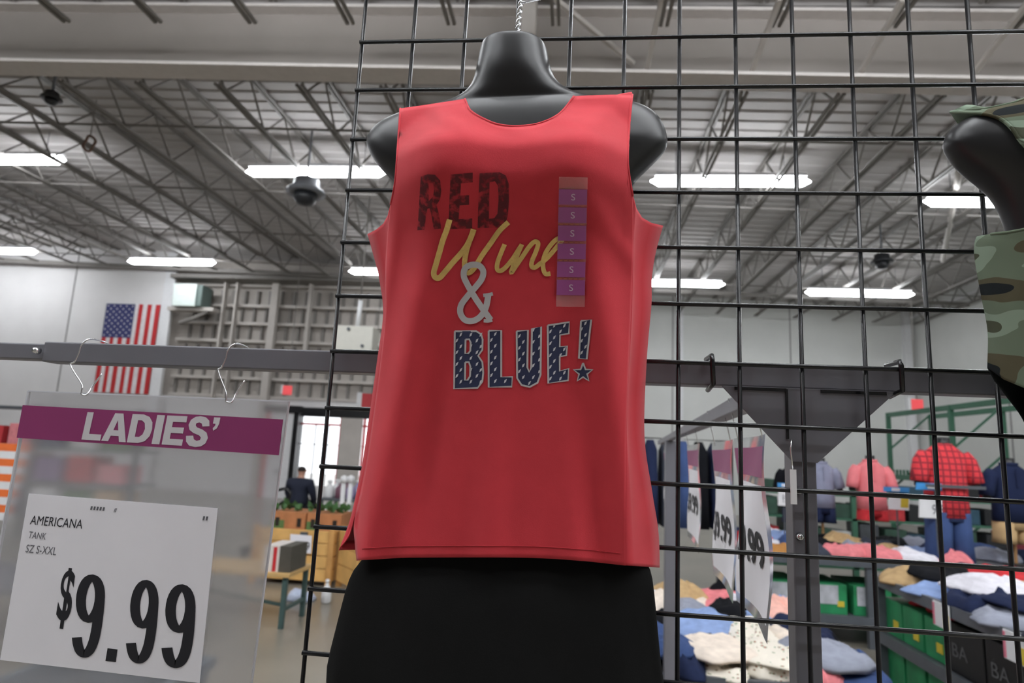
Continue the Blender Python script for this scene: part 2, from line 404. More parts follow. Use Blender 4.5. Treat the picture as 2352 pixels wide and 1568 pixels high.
MB().bar((armx(0.05), 0.05, (RZ0+RZ1)/2), (armx(4.2), 4.2, (RZ0+RZ1)/2), 0.036, 0.03).build('back_arm', M_GREY, rl, bevel=0.002)
for Y in (2.877,):
    MB().box(armx(Y) - 0.028, armx(Y) + 0.028, Y - 0.028, Y + 0.028, 0.01, RZ0).build('rear_post', M_GREY, rl, bevel=0.003)
MB().box(0.53, 0.70, -0.05, 0.12, 0, 0.012).build('foot_plate', M_GREY, rl)
MB().box(armx(2.877) - 0.08, armx(2.877) + 0.08, 2.8, 2.96, 0, 0.012).build('foot_plate', M_GREY, rl)
for k, px in enumerate((1633, 2064)):
    p = at(px, 870, 0.0)
    cl = MB().tube([(p.x, 0.03, RZ1 + 0.006), (p.x, -0.006, RZ1 + 0.006), (p.x, -0.008, RZ1), (p.x + 0.002, -0.004, RZ0), (p.x + 0.002, 0.03, RZ0 - 0.005)], 0.0032, 8)
    tag(cl.build('panel_clip', M_BLACK, smooth=True, off=(p.x, 0, RZ0)), 'black panel clip on the grey rail %s of the gusset' % ('left', 'right')[k], 'clip', 'grid panel clips')

# ------------------------------------------------------------------ hanging torso form
M_FORM = mat('black_moulded_plastic', (27, 27, 29), 0.36, var=0.05, spec=0.5)
def sring(L, R, front, back, n=40, p=2.5):
    c = (L + R) / 2; h = (R - L) / 2; out = []
    for j in range(n):
        t = 2 * math.pi * j / n; cs, sn = math.cos(t), math.sin(t)
        a = math.copysign(abs(cs) ** (2/p), cs); b = math.copysign(abs(sn) ** (2/p), sn)
        out.append(c + h * a + Vector((0, -b * (front if b > 0 else back), 0)))
    return out
FY = -0.06
frows = [((1111,112),(1249,110),.036,.03,2.3), ((1107,114),(1253,112),.040,.033,2.3), ((1104,121),(1257,119),.042,.034,2.2), ((1099,146),(1262,144),.044,.035,2.2), ((1093,174),(1268,171),.046,.036,2.2),
         ((1087,200),(1279,195),.046,.037,2.2), ((1072,222),(1300,215),.043,.038,2.2), ((1040,244),(1340,234),.040,.036,2.3), ((972,262),(1420,245),.036,.034,2.4),
         ((908,272),(1476,246),.038,.034,2.4), ((868,290),(1508,264),.043,.036,2.4), ((848,312),(1526,291),.047,.038,2.5), ((842,333),(1534,320),.050,.040,2.6),
         ((847,347),(1534,342),.052,.040,2.7), ((860,372),(1514,362),.054,.040,2.7), ((885,400),(1484,392),.056,.040,2.6), ((912,424),(1456,418),.058,.040,2.5),
         ((935,470),(1430,465),.056,.040,2.3), ((940,560),(1430,555),.046,.040,2.2), ((945,700),(1425,700),.032,.040,2.2), ((935,1000),(1430,1000),.024,.040,2.2), ((930,1180),(1425,1180),.022,.040,2.2)]
M_HOOK = M_CHROME
def make_form(label, dx):
    t = thing('torso_form', (0.25 + dx, FY, 1.58), label, 'mannequin', 'hanging torso forms')
    D = Vector((dx, 0, 0)); mb = MB()
    mb.loft([[q + D for q in sring(at(*a, FY), at(*b, FY), f, bk, 40, p)] for a, b, f, bk, p in frows])
    ob = mb.build('torso_shell', M_FORM, t, smooth=True)
    s = ob.modifiers.new('sub', 'SUBSURF'); s.levels = 1; s.render_levels = 2
    # twisted wire hook
    hk = at(1184, 110, FY) + D
    for ph in (0, math.pi):
        pts = [hk + Vector((0.0025 * math.cos(ph + i * 0.9) + 0.004 * (i / 30), 0.0025 * math.sin(ph + i * 0.9), -0.01 + 0.0026 * i)) for i in range(31)]
        pts += [pts[-1] + Vector((0.005 * math.cos(ph) * k + 0.002 * k, 0.012 * k, 0.011 * k)) for k in range(1, 6)]
        MB().tube(pts, 0.0017, 6).build('hook_wire', M_CHROME, t, smooth=True)
    return t
make_form('glossy black hanging torso form wearing the red tank top', 0.0)

# ------------------------------------------------------------------ red tank top
def bump(x, s): return math.exp(-(x / s) ** 2)
HW = [(1.50,.200),(1.60,.192),(1.70,.180),(1.80,.176),(1.90,.176),(1.98,.180),(2.05,.176),(2.12,.170)]
DP = [(1.50,.098),(1.60,.105),(1.70,.113),(1.78,.120),(1.85,.129),(1.89,.140),(1.92,.158),(1.95,.174),(1.975,.174),(2.01,.152),(2.05,.120),(2.08,.099),(2.11,.082)]
def xc(Z): return 0.245 + (2.05 - Z) * 0.045
def yF(X, Z):
    s = (X - xc(Z)) / lerpk(HW, Z); a = min(1.0, abs(s))
    e = lerpk([(1.5, .052), (1.9, .060), (2.0, .060), (2.12, .050)], Z); D = lerpk(DP, Z)
    y = e + (D - e) * (1 - a ** 2.8) ** 0.62
    for sg in (-1, 1):
        bx = xc(1.97) + sg * 0.078
        dz = Z - 1.965
        y += 0.022 * bump(X - bx, 0.05) * bump(dz, 0.075 if dz > 0 else 0.05)
        k = max(0, min(1, (1.97 - Z) / 0.15))
        rx = bx + sg * (1.97 - Z) * 0.17
        y += 0.014 * k * bump(X - rx, 0.024)
        y -= 0.006 * k * bump(X - rx + sg * 0.04, 0.02)
    k = max(0, min(1, (1.80 - Z) / 0.28))
    y += 0.0035 * k * math.sin(X * 62 + 1.0 + Z * 3) + 0.002 * k * math.sin(X * 131 + 2.0)
    # drape folds from the shoulders across the chest
    for (ax, az, bx2, bz, am, w) in ((.125, 2.08, .20, 1.99, .0045, .010), (.15, 2.07, .27, 1.995, .004, .009), (.165, 2.06, .33, 2.02, .0035, .008), (.37, 2.09, .33, 2.0, .004, .012),
                                     (.30, 1.955, .42, 1.84, .004, .012), (.11, 1.93, .09, 1.80, .004, .010), (.26, 1.90, .20, 1.86, .003, .01), (.24, 1.915, .31, 1.87, .003, .009)):
        vx, vz = bx2 - ax, bz - az; L2 = vx*vx + vz*vz; t = max(0, min(1, ((X-ax)*vx + (Z-az)*vz) / L2))
        dd = math.hypot(X - ax - t*vx, Z - az - t*vz); y += am * math.sin(math.pi * (0.1 + 0.8*t)) * bump(dd, w)
    return -y
FROW = [(at(*a, FY), at(*b_, FY), f_, p_) for a, b_, f_, bk, p_ in frows]
def formfront(X, Z):
    prev = None
    for L, R, f_, p_ in FROW:
        t = (X - L.x) / (R.x - L.x); zz = L.z + (R.z - L.z) * max(-.2, min(1.2, t))
        cur = (zz, (L.x+R.x)/2, (R.x-L.x)/2, f_, p_)
        if prev and prev[0] >= Z >= zz:
            k = (prev[0] - Z) / max(1e-6, prev[0] - zz)
            c_, h_, ff, pp = [prev[i] + (cur[i] - prev[i]) * k for i in (1, 2, 3, 4)]
            a = abs(X - c_) / h_
            return FY - ff * (1 - a ** pp) ** (1/pp) if a < 1 else 0.0
        prev = cur
    return 0.0
yF0 = yF
def yF(X, Z): return min(yF0(X, Z), formfront(X, Z) - 0.004)
def onshirt(px, py, lift=0.0):
    Y = -0.12
    for _ in range(14):
        p = at(px, py, Y); Y = 0.5 * Y + 0.5 * (yF(p.x, p.z) - lift)
    return at(px, py, Y)
def V2(l): return [Vector((x, y, 0)) for x, y in l]
T1 = smoothline(V2([(898,470),(908,420),(914,340),(920,250)]), 6)
T2 = smoothline(V2([(920,250),(990,240),(1068,228)]), 6)
T3 = smoothline(V2([(1068,228),(1082,256),(1120,278),(1150,288),(1190,291),(1240,284),(1285,262),(1318,222)]), 6)
T4 = smoothline(V2([(1318,222),(1385,219),(1452,218)]), 6)
T5 = smoothline(V2([(1452,218),(1444,300),(1442,380),(1453,450)]), 6)
TOP = resample(T1, 14)[:-1] + resample(T2, 18)[:-1] + resample(T3, 41)[:-1] + resample(T4, 18)[:-1] + resample(T5, 14)
NU = len(TOP)
BOT = resample(smoothline(V2([(820,1287),(860,1284),(950,1280),(1200,1280),(1330,1287),(1437,1298)])), NU)
NV = 110
LFT = resample(smoothline(V2([(898,470),(889,560),(885,650),(886,720),(875,830),(859,950),(844,1050),(829,1130),(814,1200),(816,1245),(820,1287)])), NV)
RGT = resample(smoothline(V2([(1453,450),(1454,560),(1449,700),(1443,850),(1438,1000),(1437,1150),(1437,1298)])), NV)
front = []
for j in range(NV):
    v = j / (NV-1); row = []
    for i in range(NU):
        u = i / (NU-1)
        p = TOP[i]*(1-v) + BOT[i]*v + LFT[j]*(1-u) + RGT[j]*u - (TOP[0]*(1-u)*(1-v) + TOP[-1]*u*(1-v) + BOT[0]*(1-u)*v + BOT[-1]*u*v)
        row.append(onshirt(p.x, p.y))
    front.append(row)
# back panel wraps round the sides
SILL = resample(smoothline(V2([(845,537),(860,590),(872,640),(881,720),(867,830),(850,950),(836,1050),(820,1130),(803,1200),(779,1263)])), NV)
SILR = resample(smoothline(V2([(1522,518),(1505,580),(1496,640),(1495,700),(1484,830),(1479,1000),(1497,1130),(1511,1220),(1514,1303)])), NV)
back = []
for j in range(NV):
    v = j / (NV-1)
    fl_ = front[j][0].copy(); fr_ = front[j][-1].copy()
    sl = at(SILL[j].x, SILL[j].y, -0.030); sr = at(SILR[j].x, SILR[j].y, -0.030)
    if v > 0.86: fl_ = fl_.lerp(sl, min(1, (v - 0.86) / 0.13))
    row = []
    wob = 0.004 * math.sin(v * 14); fd = 1 - v**5
    for t in (0, .25, .5, .75, 1): row.append(fl_.lerp(sl, t) + Vector(((0.003 + wob*.4) * math.sin(math.pi*t), 0.012 * math.sin(math.pi*t), 0)) * fd)
    for t in (.08, .2, .35, .5, .65, .8, .92):
        q = sl.lerp(sr, t); q.y = -0.011; row.append(q)
    for t in (1, .75, .5, .25, 0): row.append(fr_.lerp(sr, t) + Vector((-(0.006 + wob*.4) * math.sin(math.pi*t), 0.02 * math.sin(math.pi*t), 0)) * fd)
    back.append(row)
n0 = len(back[0])
tl, tr2 = at(920, 250, -0.035), at(1452, 218, -0.035)
nkl, nkr = at(1068, 228, -0.03), at(1318, 222, -0.03)
topline = []
for i in range(n0):
    t = i / (n0-1); q = tl.lerp(tr2, t); q.y = -0.045 if abs(t-.5) > .46 else -0.011
    if 0.28 < t < 0.72: q.z -= 0.02
    topline.append(q)
upper = []
base = back[0]
for k in range(8):
    s = k / 7
    upper.append([Vector((topline[i].x*(1-s) + base[i].x*s, topline[i].y*(1-s) + base[i].y*s if 4 <= i <= n0-5 else -0.011*(s) + topline[i].y*(1-s), topline[i].z*(1-s) + base[i].z*s)) for i in range(5, n0-5)])

def over(row, lo, hi, out=0.0):
    a = [p + Vector((0, 0, 0)) for p in row]
    n = len(a); sh = [out * (max(0, 1 - i/12) if lo == 0 else -max(0, 1 - (n-1-i)/12)) for i in range(n)]
    return [[Vector((p.x + sh[i], -0.022, p.z + 0.002)) for i, p in enumerate(a)], [Vector((p.x + sh[i]*.7, -0.05, p.z + 0.008)) for i, p in enumerate(a)], [Vector((p.x + sh[i]*.3, p.y*.55 - .028, p.z + 0.006)) for i, p in enumerate(a)], a]
M_REDTEE = mat('red_jersey_cotton', (207, 61, 71), 0.88, var=0.04, scale=30, bump=0.05, bscale=900, sheen=0.12, spec=0.2)
STRAPS = ((13, 31), (70, 88))
BIND = (('neck_binding', range(30, 71)), ('armhole_binding', range(0, 14)), ('armhole_binding', range(len(TOP)-14, len(TOP))))
def make_tank(label, dx, mt, name='tank_top', cat='tank top'):
    t = thing(name, (0.25 + dx, -0.08, 1.54), label, cat)
    D = Vector((dx, 0, 0))
    for nm, P in (('front_panel', front), ('back_panel', back), ('back_yoke', upper)):
        ob = MB().sheet([[p + D for p in r] for r in P]).build(nm, mt, t, smooth=True)
        s = ob.modifiers.new('thick', 'SOLIDIFY'); s.thickness = 0.0014; s.offset = 0
    for lo, hi in STRAPS:
        ob = MB().sheet([[p + D for p in r] for r in over(front[0][lo:hi], lo, hi, 0.045 if dx else 0.0)]).build('shoulder_strap', mt, t, smooth=True)
        s = ob.modifiers.new('thick', 'SOLIDIFY'); s.thickness = 0.0014; s.offset = 0
    for nm, idx in BIND:
        pts = [front[0][i] + D + Vector((0, -0.0004, 0)) for i in idx]
        MB().tube(pts, 0.0016, 6).build(nm, mt, t, smooth=True)
    return t
tank = make_tank('red sleeveless tank top with foil and star lettering on the black form', 0.0, M_REDTEE)

# ---- printed lettering on the chest: polygons given on the shirt face
def fine(polys, maxe=7.0):
    """polys: list of (outer, holes) in px -> bmesh subdivided, returns px verts, faces"""
    bm = bmesh.new()
    for loops in polys:
        flat = [Vector((x, y, 0)) for l in loops for x, y in l]
        tri = tessellate_polygon([[Vector((x, y, 0)) for x, y in l] for l in loops])
        vs = [bm.verts.new(p) for p in flat]
        for a in tri:
            try: bm.faces.new([vs[i] for i in a])
            except ValueError: pass
    for _ in range(5):
        es = [e for e in bm.edges if e.calc_length() > maxe]
        if not es: break
        bmesh.ops.subdivide_edges(bm, edges=es, cuts=1)
        bmesh.ops.triangulate(bm, faces=bm.faces)
    bm.verts.index_update()
    out = ([(v.co.x, v.co.y) for v in bm.verts], [tuple(v.index for v in f.verts) for f in bm.faces]); bm.free(); return out
def print_mesh(polys, name, mt, parent, lift=0.0014, maxe=7.0):
    vs, fs = fine(polys, maxe); mb = MB(); mb.add([onshirt(x, y, lift) for x, y in vs], fs)
    ob = mb.build(name, mt, parent, smooth=True, fix=False); return ob
def C6(l): return [(820 + x / 2.904, 380 + y / 2.904) for x, y in l]
def ribbon(pts, w, closed=False):
    """flat stroke polygon strip, returns (verts, faces) in px"""
    P = smoothline([Vector((x, y, 0)) for x, y in pts], 6) if not closed else [Vector((x, y, 0)) for x, y in pts] + [Vector((*pts[0], 0))]
    vs = []; n = len(P)
    for i, p in enumerate(P):
        d = (P[min(i+1, n-1)] - P[max(i-1, 0)]).normalized(); a = Vector((-d.y, d.x, 0))
        ww = w(i / (n-1)) if callable(w) else w
        for k in (-1, -.33, .33, 1): vs.append(p + a * ww * k / 2)
    fs = [(i*4+k, i*4+k+1, i*4+k+5, i*4+k+4) for i in range(n-1) for k in range(3)]
    return vs, fs
def print_strokes(strokes, name, mt, parent, lift=0.0018, closed=False):
    mb = MB()
    for s, w in strokes:
        vs, fs = ribbon(s, w, closed); mb.add([onshirt(p.x, p.y, lift) for p in vs], fs)
    return mb.build(name, mt, parent, smooth=True, fix=False)

# worn maroon ink with gaps
M_INK = bpy.data.materials.new('worn_maroon_ink'); M_INK.use_nodes = True
nt = M_INK.node_tree; b = nt.nodes['Principled BSDF']; b.inputs['Base Color'].default_value = lin((88, 30, 40)) + (1,); b.inputs['Roughness'].default_value = 0.7
tc = nt.nodes.new('ShaderNodeTexCoord'); nz = nt.nodes.new('ShaderNodeTexNoise'); nz.inputs['Scale'].default_value = 130; nz.inputs['Detail'].default_value = 4
rp = nt.nodes.new('ShaderNodeValToRGB'); rp.color_ramp.elements[0].position = 0.36; rp.color_ramp.elements[1].position = 0.52
rp.color_ramp.elements[0].color = (0.12, 0.12, 0.12, 1); rp.color_ramp.elements[1].color = (0.72, 0.72, 0.72, 1)
nt.links.new(tc.outputs['Object'], nz.inputs['Vector']); nt.links.new(nz.outputs['Fac'], rp.inputs['Fac']); nt.links.new(rp.outputs['Color'], b.inputs['Alpha'])
M_GOLD = mat('gold_foil', (246, 208, 128), 0.3, metal=0.6, var=0.1, scale=60, bump=0.35, bscale=120)
M_SILV = mat('pale_grey_ink', (196, 192, 194), 0.5, var=0.03)
M_NAVY = mat('navy_ink', (44, 50, 84), 0.6, var=0.06)
M_STAR = mat('white_ink', (214, 212, 218), 0.6, var=0.03)

RR = [C6([(425,75),(470,58),(520,62),(555,100),(562,170),(555,225),(530,262),(548,330),(562,420),(512,425),(498,340),(485,285),(470,288),(458,350),(450,428),(402,432),(410,330),(418,180)]), C6([(478,118),(505,118),(514,160),(508,205),(478,238)])]
EE = [C6([(625,60),(772,48),(772,112),(694,120),(688,200),(748,198),(748,262),(684,266),(678,358),(768,352),(768,420),(610,424),(616,240)])]
DD = [C6([(818,52),(950,44),(992,66),(1012,120),(1014,240),(1005,340),(985,395),(945,414),(804,418),(810,230)]), C6([(884,112),(920,104),(940,135),(944,230),(936,322),(915,352),(880,356)])]
for nm, P in (('letter_r', RR), ('letter_e', EE), ('letter_d', DD)): print_mesh([P], 'printed_letter', M_INK, tank)
wv = lambda t: 9.5 + 3.5 * math.sin(math.pi * min(1, t * 1.2))
print_strokes([(C6([(618,360),(598,430),(572,500),(548,585),(525,665),(512,715),(522,745),(550,748),(590,705),(640,645),(690,590),(735,530),(765,465),(778,425)]), 13),
               (C6([(778,428),(755,490),(730,570),(718,640),(722,700),(748,715),(785,680),(830,605),(890,520),(950,435),(1010,378)]), 12)], 'script_letter', M_GOLD, tank, 0.0022)
print_strokes([(C6([(985,525),(962,580),(938,645),(935,690),(958,702),(995,675),(1040,620),(1075,565),(1100,528)]), 10.5)], 'script_letter', M_GOLD, tank, 0.0023)
print_strokes([(C6([(1100,525),(1072,590),(1045,660),(1028,715),(1060,670),(1105,605),(1150,540),(1185,508),(1208,520),(1195,570),(1168,635),(1165,672),(1185,680),(1215,660)]), 10.5)], 'script_letter', M_GOLD, tank, 0.0024)
print_strokes([(C6([(1210,662),(1260,625),(1310,570),(1352,518),(1370,490),(1345,485),(1305,515),(1265,570),(1243,630),(1242,685),(1258,722),(1290,720)]), 10.5)], 'script_letter', M_GOLD, tank, 0.0025)
print_strokes([(C6([(892,1030),(845,965),(790,885),(740,800),(712,735),(722,685),(765,662),(815,668),(842,705),(832,755),(795,805),(738,870),(695,930),(690,985),(722,1030),(775,1035),(825,1005),(860,945),(876,862)]), 14),
               (C6([(842,866),(876,862),(906,855)]), 8), (C6([(845,1034),(875,1036),(902,1030)]), 8)], 'ampersand', M_SILV, tank, 0.0026)
BB = [C6([(652,1105),(795,1104),(828,1125),(838,1160),(836,1228),(808,1268),(836,1310),(842,1380),(836,1440),(805,1482),(648,1488)]), C6([(724,1160),(748,1158),(758,1180),(756,1235),(742,1252),(722,1254)]), C6([(722,1312),(746,1310),(756,1340),(754,1405),(738,1430),(720,1432)])]
LL = [C6([(878,1102),(962,1100),(962,1410),(1036,1408),(1032,1474),(878,1478)])]
UU = [C6([(1065,1105),(1140,1098),(1136,1345),(1148,1376),(1162,1348),(1167,1088),(1228,1074),(1224,1395),(1204,1448),(1152,1476),(1098,1464),(1068,1418)])]
E2 = [C6([(1272,1066),(1416,1044),(1413,1120),(1354,1130),(1352,1208),(1402,1204),(1396,1266),(1352,1274),(1352,1370),(1412,1354),(1408,1432),(1276,1452)])]
EX = [C6([(1494,1036),(1562,1028),(1532,1290),(1480,1286)])]
ST = [C6([(1508 + (66 if k % 2 == 0 else 28) * math.sin(math.pi*k/5), 1382 - (66 if k % 2 == 0 else 28) * math.cos(math.pi*k/5)) for k in range(10)])]
def inside(poly, x, y):
    c = False; n = len(poly)
    for i in range(n):
        x1, y1 = poly[i]; x2, y2 = poly[i-1]
        if (y1 > y) != (y2 > y) and x < (x2-x1)*(y-y1)/(y2-y1)+x1: c = not c
    return c
for P in (BB, LL, UU, E2, EX, ST):
    ob = print_mesh([P], 'star_print_letter', M_NAVY, tank, 0.0014)
    mb = MB()
    for l in P:
        vs, fs = ribbon(l, 4.2, True); mb.add([onshirt(p.x, p.y, 0.0021) for p in vs], fs)
    mb.build('letter_outline', M_SILV, ob, smooth=True, fix=False)
    mb = MB(); k = 0
    x0 = min(p[0] for p in P[0]); x1 = max(p[0] for p in P[0]); y0 = min(p[1] for p in P[0]); y1 = max(p[1] for p in P[0])
    gy = y0 + 8
    while gy < y1 - 4:
        gx = x0 + (6 if k % 2 else 15)
        while gx < x1 - 3:
            if inside(P[0], gx, gy) and not any(inside(h, gx, gy) for h in P[1:]):
                q = [(gx-3, gy+5), (gx+1.5, gy+2.5), (gx+4, gy-5), (gx-1.5, gy-2)]
                mb.add([onshirt(a, b_, 0.0021) for a, b_ in q], [(0,1,2,3)])
            gx += 23
        gy += 13.5; k += 1
    if mb.f and P is not ST: mb.build('star_fleck', M_STAR, ob, fix=False, kind='stuff')
# hem seam
for off in (26, ):
    pts = [onshirt(p.x, p.y - off, 0.0008) for p in BOT[2:-2]]
    MB().tube(pts, 0.0007, 5).build('hem_stitching', mat('dark_red_thread', (170, 36, 46), 0.9), tank, smooth=True)

# ------------------------------------------------------------------ size sticker strip
M_FILM = bpy.data.materials.new('clear_film'); M_FILM.use_nodes = True
nt = M_FILM.node_tree; nt.nodes.clear()
t_ = nt.nodes.new('ShaderNodeBsdfTransparent'); g_ = nt.nodes.new('ShaderNodeBsdfPrincipled'); g_.inputs['Base Color'].default_value = (.9,.8,.82,1); g_.inputs['Roughness'].default_value = 0.2
mx = nt.nodes.new('ShaderNodeMixShader'); mx.inputs[0].default_value = 0.2; ou = nt.nodes.new('ShaderNodeOutputMaterial')
nt.links.new(t_.outputs[0], mx.inputs[1]); nt.links.new(g_.outputs[0], mx.inputs[2]); nt.links.new(mx.outputs[0], ou.inputs[0])
M_PURP = mat('purple_sticker', (168, 84, 150), 0.4, var=0.03)
M_ORNG = mat('orange_print', (205, 100, 70), 0.5)
stp = thing('size_sticker_strip', onshirt(1313, 700, 0.004), 'clear size strip with purple S squares stuck on the red tank top', 'sticker')
def sq(u, v, lift):   # u 0..1 across, v 0..1 down the strip
    return onshirt(1284 + 66*u - 7*v, 406 + 298*v + 1*u, lift)
def spatch(u0, u1, v0, v1, lift, nu=6, nv=8): return MB().sheet([[sq(u0+(u1-u0)*i/nu, v0+(v1-v0)*j/nv, lift) for i in range(nu+1)] for j in range(nv+1)])
spatch(0, 1, 0, 1, 0.0032, 8, 40).build('film', M_FILM, stp, smooth=True, fix=False)
M_PALE = mat('pale_print', (226, 200, 220), 0.5)
suv, sfs = text_polys('S')
for k in range(6):
    v0 = 0.095 + k * 0.1395; lab = spatch(0.01, 0.99, v0, v0 + 0.118, 0.0040).build('purple_square', M_PURP, stp, smooth=True, fix=False)
    MB().add([sq(0.44 + 0.14*u, v0 + 0.085 - 0.05*w, 0.0046) for u, w in suv], sfs).build('size_letter', M_PALE, lab, fix=False)
    mb = MB()
    for j in range(5): mb.add([sq(a, b_, 0.0040) for a, b_ in ((0.06+.18*j, v0-.011), (.18+.18*j, v0-.011), (.18+.18*j, v0-.005), (.06+.18*j, v0-.005))], [(0,1,2,3)])
    if k: mb.build('orange_marks', M_ORNG, stp, fix=False)

# ------------------------------------------------------------------ black skirt under the red top
M_BLKF = mat('black_knit_fabric', (17, 17, 17), 0.9, var=0.08, scale=40, bump=0.05, bscale=700, spec=0.15)
srows = [(860,1425,1150,.044),(850,1440,1240,.044),(838,1478,1284,.046),(814,1495,1302,.050),(797,1502,1350,.056),(776,1510,1440,.062),(752,1518,1530,.068),(757,1526,1572,.070),(770,1548,1760,.075),(775,1570,1960,.075),(772,1580,2100,.075)]
sk = thing('black_skirt', (0.27, -0.04, 1.27), 'plain black knit skirt hanging below the red tank top', 'skirt')
mb = MB(); rings = []
for i, (a, b_, y, dpt) in enumerate(srows):
    r_ = sring(at(a, y, -0.04), at(b_, y, -0.04), dpt, 0.024, 72, 2.5)
    k = max(0, (i - 3) / 7)
    for j, q in enumerate(r_):
        w = 0.004 * k * math.sin(j * 0.9) + 0.002 * k * math.sin(j * 2.1 + i * .3); q.y += -w if math.sin(2*math.pi*j/72) > 0 else 0
    rings.append(r_)
mb.loft(rings, cap=False); ob = mb.build('skirt_body', M_BLKF, sk, smooth=True)
ob.modifiers.new('thick', 'SOLIDIFY').thickness = 0.0014
s = ob.modifiers.new('sub', 'SUBSURF'); s.levels = 1; s.render_levels = 1
MB().loft([sring(at(862, 1146, -0.04), at(1423, 1146, -0.04), .0445, .0245, 72, 2.5), sring(at(858, 1180, -0.04), at(1427, 1180, -0.04), .0445, .0245, 72, 2.5)], cap=False).build('waistband', M_BLKF, sk, smooth=True)

# ------------------------------------------------------------------ camouflage top on a second form
M_CAMO = bpy.data.materials.new('camouflage_cotton'); M_CAMO.use_nodes = True
nt = M_CAMO.node_tree; b = nt.nodes['Principled BSDF']; b.inputs['Roughness'].default_value = 0.9; b.inputs['Specular IOR Level'].default_value = 0.2
tc = nt.nodes.new('ShaderNodeTexCoord'); mp = nt.nodes.new('ShaderNodeMapping'); mp.inputs['Scale'].default_value = (13, 13, 24)
nz = nt.nodes.new('ShaderNodeTexNoise'); nz.inputs['Scale'].default_value = 1.0; nz.inputs['Detail'].default_value = 1.2; nz.inputs['Roughness'].default_value = 0.4
rp = nt.nodes.new('ShaderNodeValToRGB'); rp.color_ramp.interpolation = 'CONSTANT'
el = rp.color_ramp.elements; el[0].position = 0; el[0].color = lin((30, 34, 36)) + (1,)
for pos, c_ in ((0.34, (84, 80, 62)), (0.44, (104, 116, 98)), (0.56, (132, 148, 130)), (0.64, (74, 78, 62))):
    e_ = el.new(pos); e_.color = lin(c_) + (1,)
el[-1].position = 0.70; el[-1].color = lin((62, 58, 44)) + (1,)
nt.links.new(tc.outputs['Object'], mp.inputs['Vector']); nt.links.new(mp.outputs[0], nz.inputs['Vector']); nt.links.new(nz.outputs['Fac'], rp.inputs['Fac']); nt.links.new(rp.outputs['Color'], b.inputs['Base Color'])
CDX = 0.72
make_form('glossy black torso form with arm stump inside the camouflage top', CDX)
def camo_patch():
    A = resample(smoothline(V2([(876,520),(902,498),(914,458),(916,405),(913,345),(906,300),(894,274),(874,264)]), 6), 40)
    I = resample(smoothline(V2([(1183,520),(1183,400),(1183,292)]), 6), 20)[:-1] + resample(smoothline(V2([(1183,292),(1140,282),(1100,258),(1072,206)]), 6), 21)
    up = [[A[j].lerp(I[j], k/30) for k in range(31)] for j in range(40)]
    up = [r_ + [Vector((2366 - p.x, p.y, 0)) for p in reversed(r_[:-1])] for r_ in up]
    L_ = resample(smoothline(V2([(876,520),(866,560),(866,640),(868,720),(858,800)])), 50)
    hem = [Vector((858 + (1508-858)*k/60, 800 + 215*math.sin(math.pi*k/60)**.75, 0)) for k in range(61)]
    lo = []
    for j in range(50):
        v = j / 49; row = []
        for k in range(61):
            u = k / 60; side = (L_[j].x - L_[0].x)*(1-u) + (2366 - L_[j].x - (2366 - L_[0].x))*u
            b0 = up[0][k]; row.append(Vector((b0.x + side, b0.y + (hem[k].y - b0.y)*v, 0)))
        lo.append(row)
    P = [[onshirt(p.x, p.y) for p in r_] for r_ in reversed(up)] + [[onshirt(p.x, p.y) for p in r_] for r_ in lo[1:]]
    Bk = []
    for r_ in P:
        n = len(r_); Bk.append([Vector((p.x, r_[0].y + (-0.014 - r_[0].y)*min(1, 8*min(k, n-1-k)/(n-1)), p.z)) for k, p in enumerate(r_)])
    return P, Bk, Bk[:3]
CF, CB, CY = camo_patch()
front, back, upper = CF, CB, CY
BIND = ()
STRAPS = ((0, 31), (30, 61))
ct_ = make_tank('green camouflage sleeveless top cut off by the right edge', CDX, M_CAMO, 'camouflage_top', 'tank top')
for nm, pts in (('armhole_binding', [r_[0] for r_ in CF[:40]]), ('armhole_binding', [r_[-1] for r_ in CF[:40]]), ('neck_binding', CF[0])):
    MB().tube([p + Vector((CDX, 0, 0)) for p in pts], 0.0016, 6).build(nm, M_CAMO, ct_, smooth=True)


# ------------------------------------------------------------------ clear sign pouches
M_POUCH = bpy.data.materials.new('cloudy_clear_vinyl'); M_POUCH.use_nodes = True
nt = M_POUCH.node_tree; nt.nodes.clear(); N = nt.nodes.new
rf = N('ShaderNodeBsdfRefraction'); rf.inputs['Roughness'].default_value = 0.16; rf.inputs['IOR'].default_value = 1.10; rf.inputs['Color'].default_value = (.92, .92, .93, 1)
tp = N('ShaderNodeBsdfTransparent'); df = N('ShaderNodeBsdfDiffuse'); df.inputs['Color'].default_value = (.72, .71, .73, 1)
tl_ = N('ShaderNodeBsdfTranslucent'); tl_.inputs['Color'].default_value = (.75, .74, .76, 1)
gl = N('ShaderNodeBsdfGlossy'); gl.inputs['Roughness'].default_value = 0.12
m1 = N('ShaderNodeMixShader'); m1.inputs[0].default_value = 0.45; m2 = N('ShaderNodeMixShader'); m2.inputs[0].default_value = 0.27; m3 = N('ShaderNodeMixShader'); m3.inputs[0].default_value = 0.07
ou = N('ShaderNodeOutputMaterial'); K = nt.links.new
tcn = N('ShaderNodeTexCoord'); nzn = N('ShaderNodeTexNoise'); nzn.inputs['Scale'].default_value = 14; bpn = N('ShaderNodeBump'); bpn.inputs['Strength'].default_value = 0.25; bpn.inputs['Distance'].default_value = 0.01
K(tcn.outputs['Object'], nzn.inputs['Vector']); K(nzn.outputs['Fac'], bpn.inputs['Height']); K(bpn.outputs['Normal'], gl.inputs['Normal'])
K(df.outputs[0], m1.inputs[1]); K(tl_.outputs[0], m1.inputs[2])
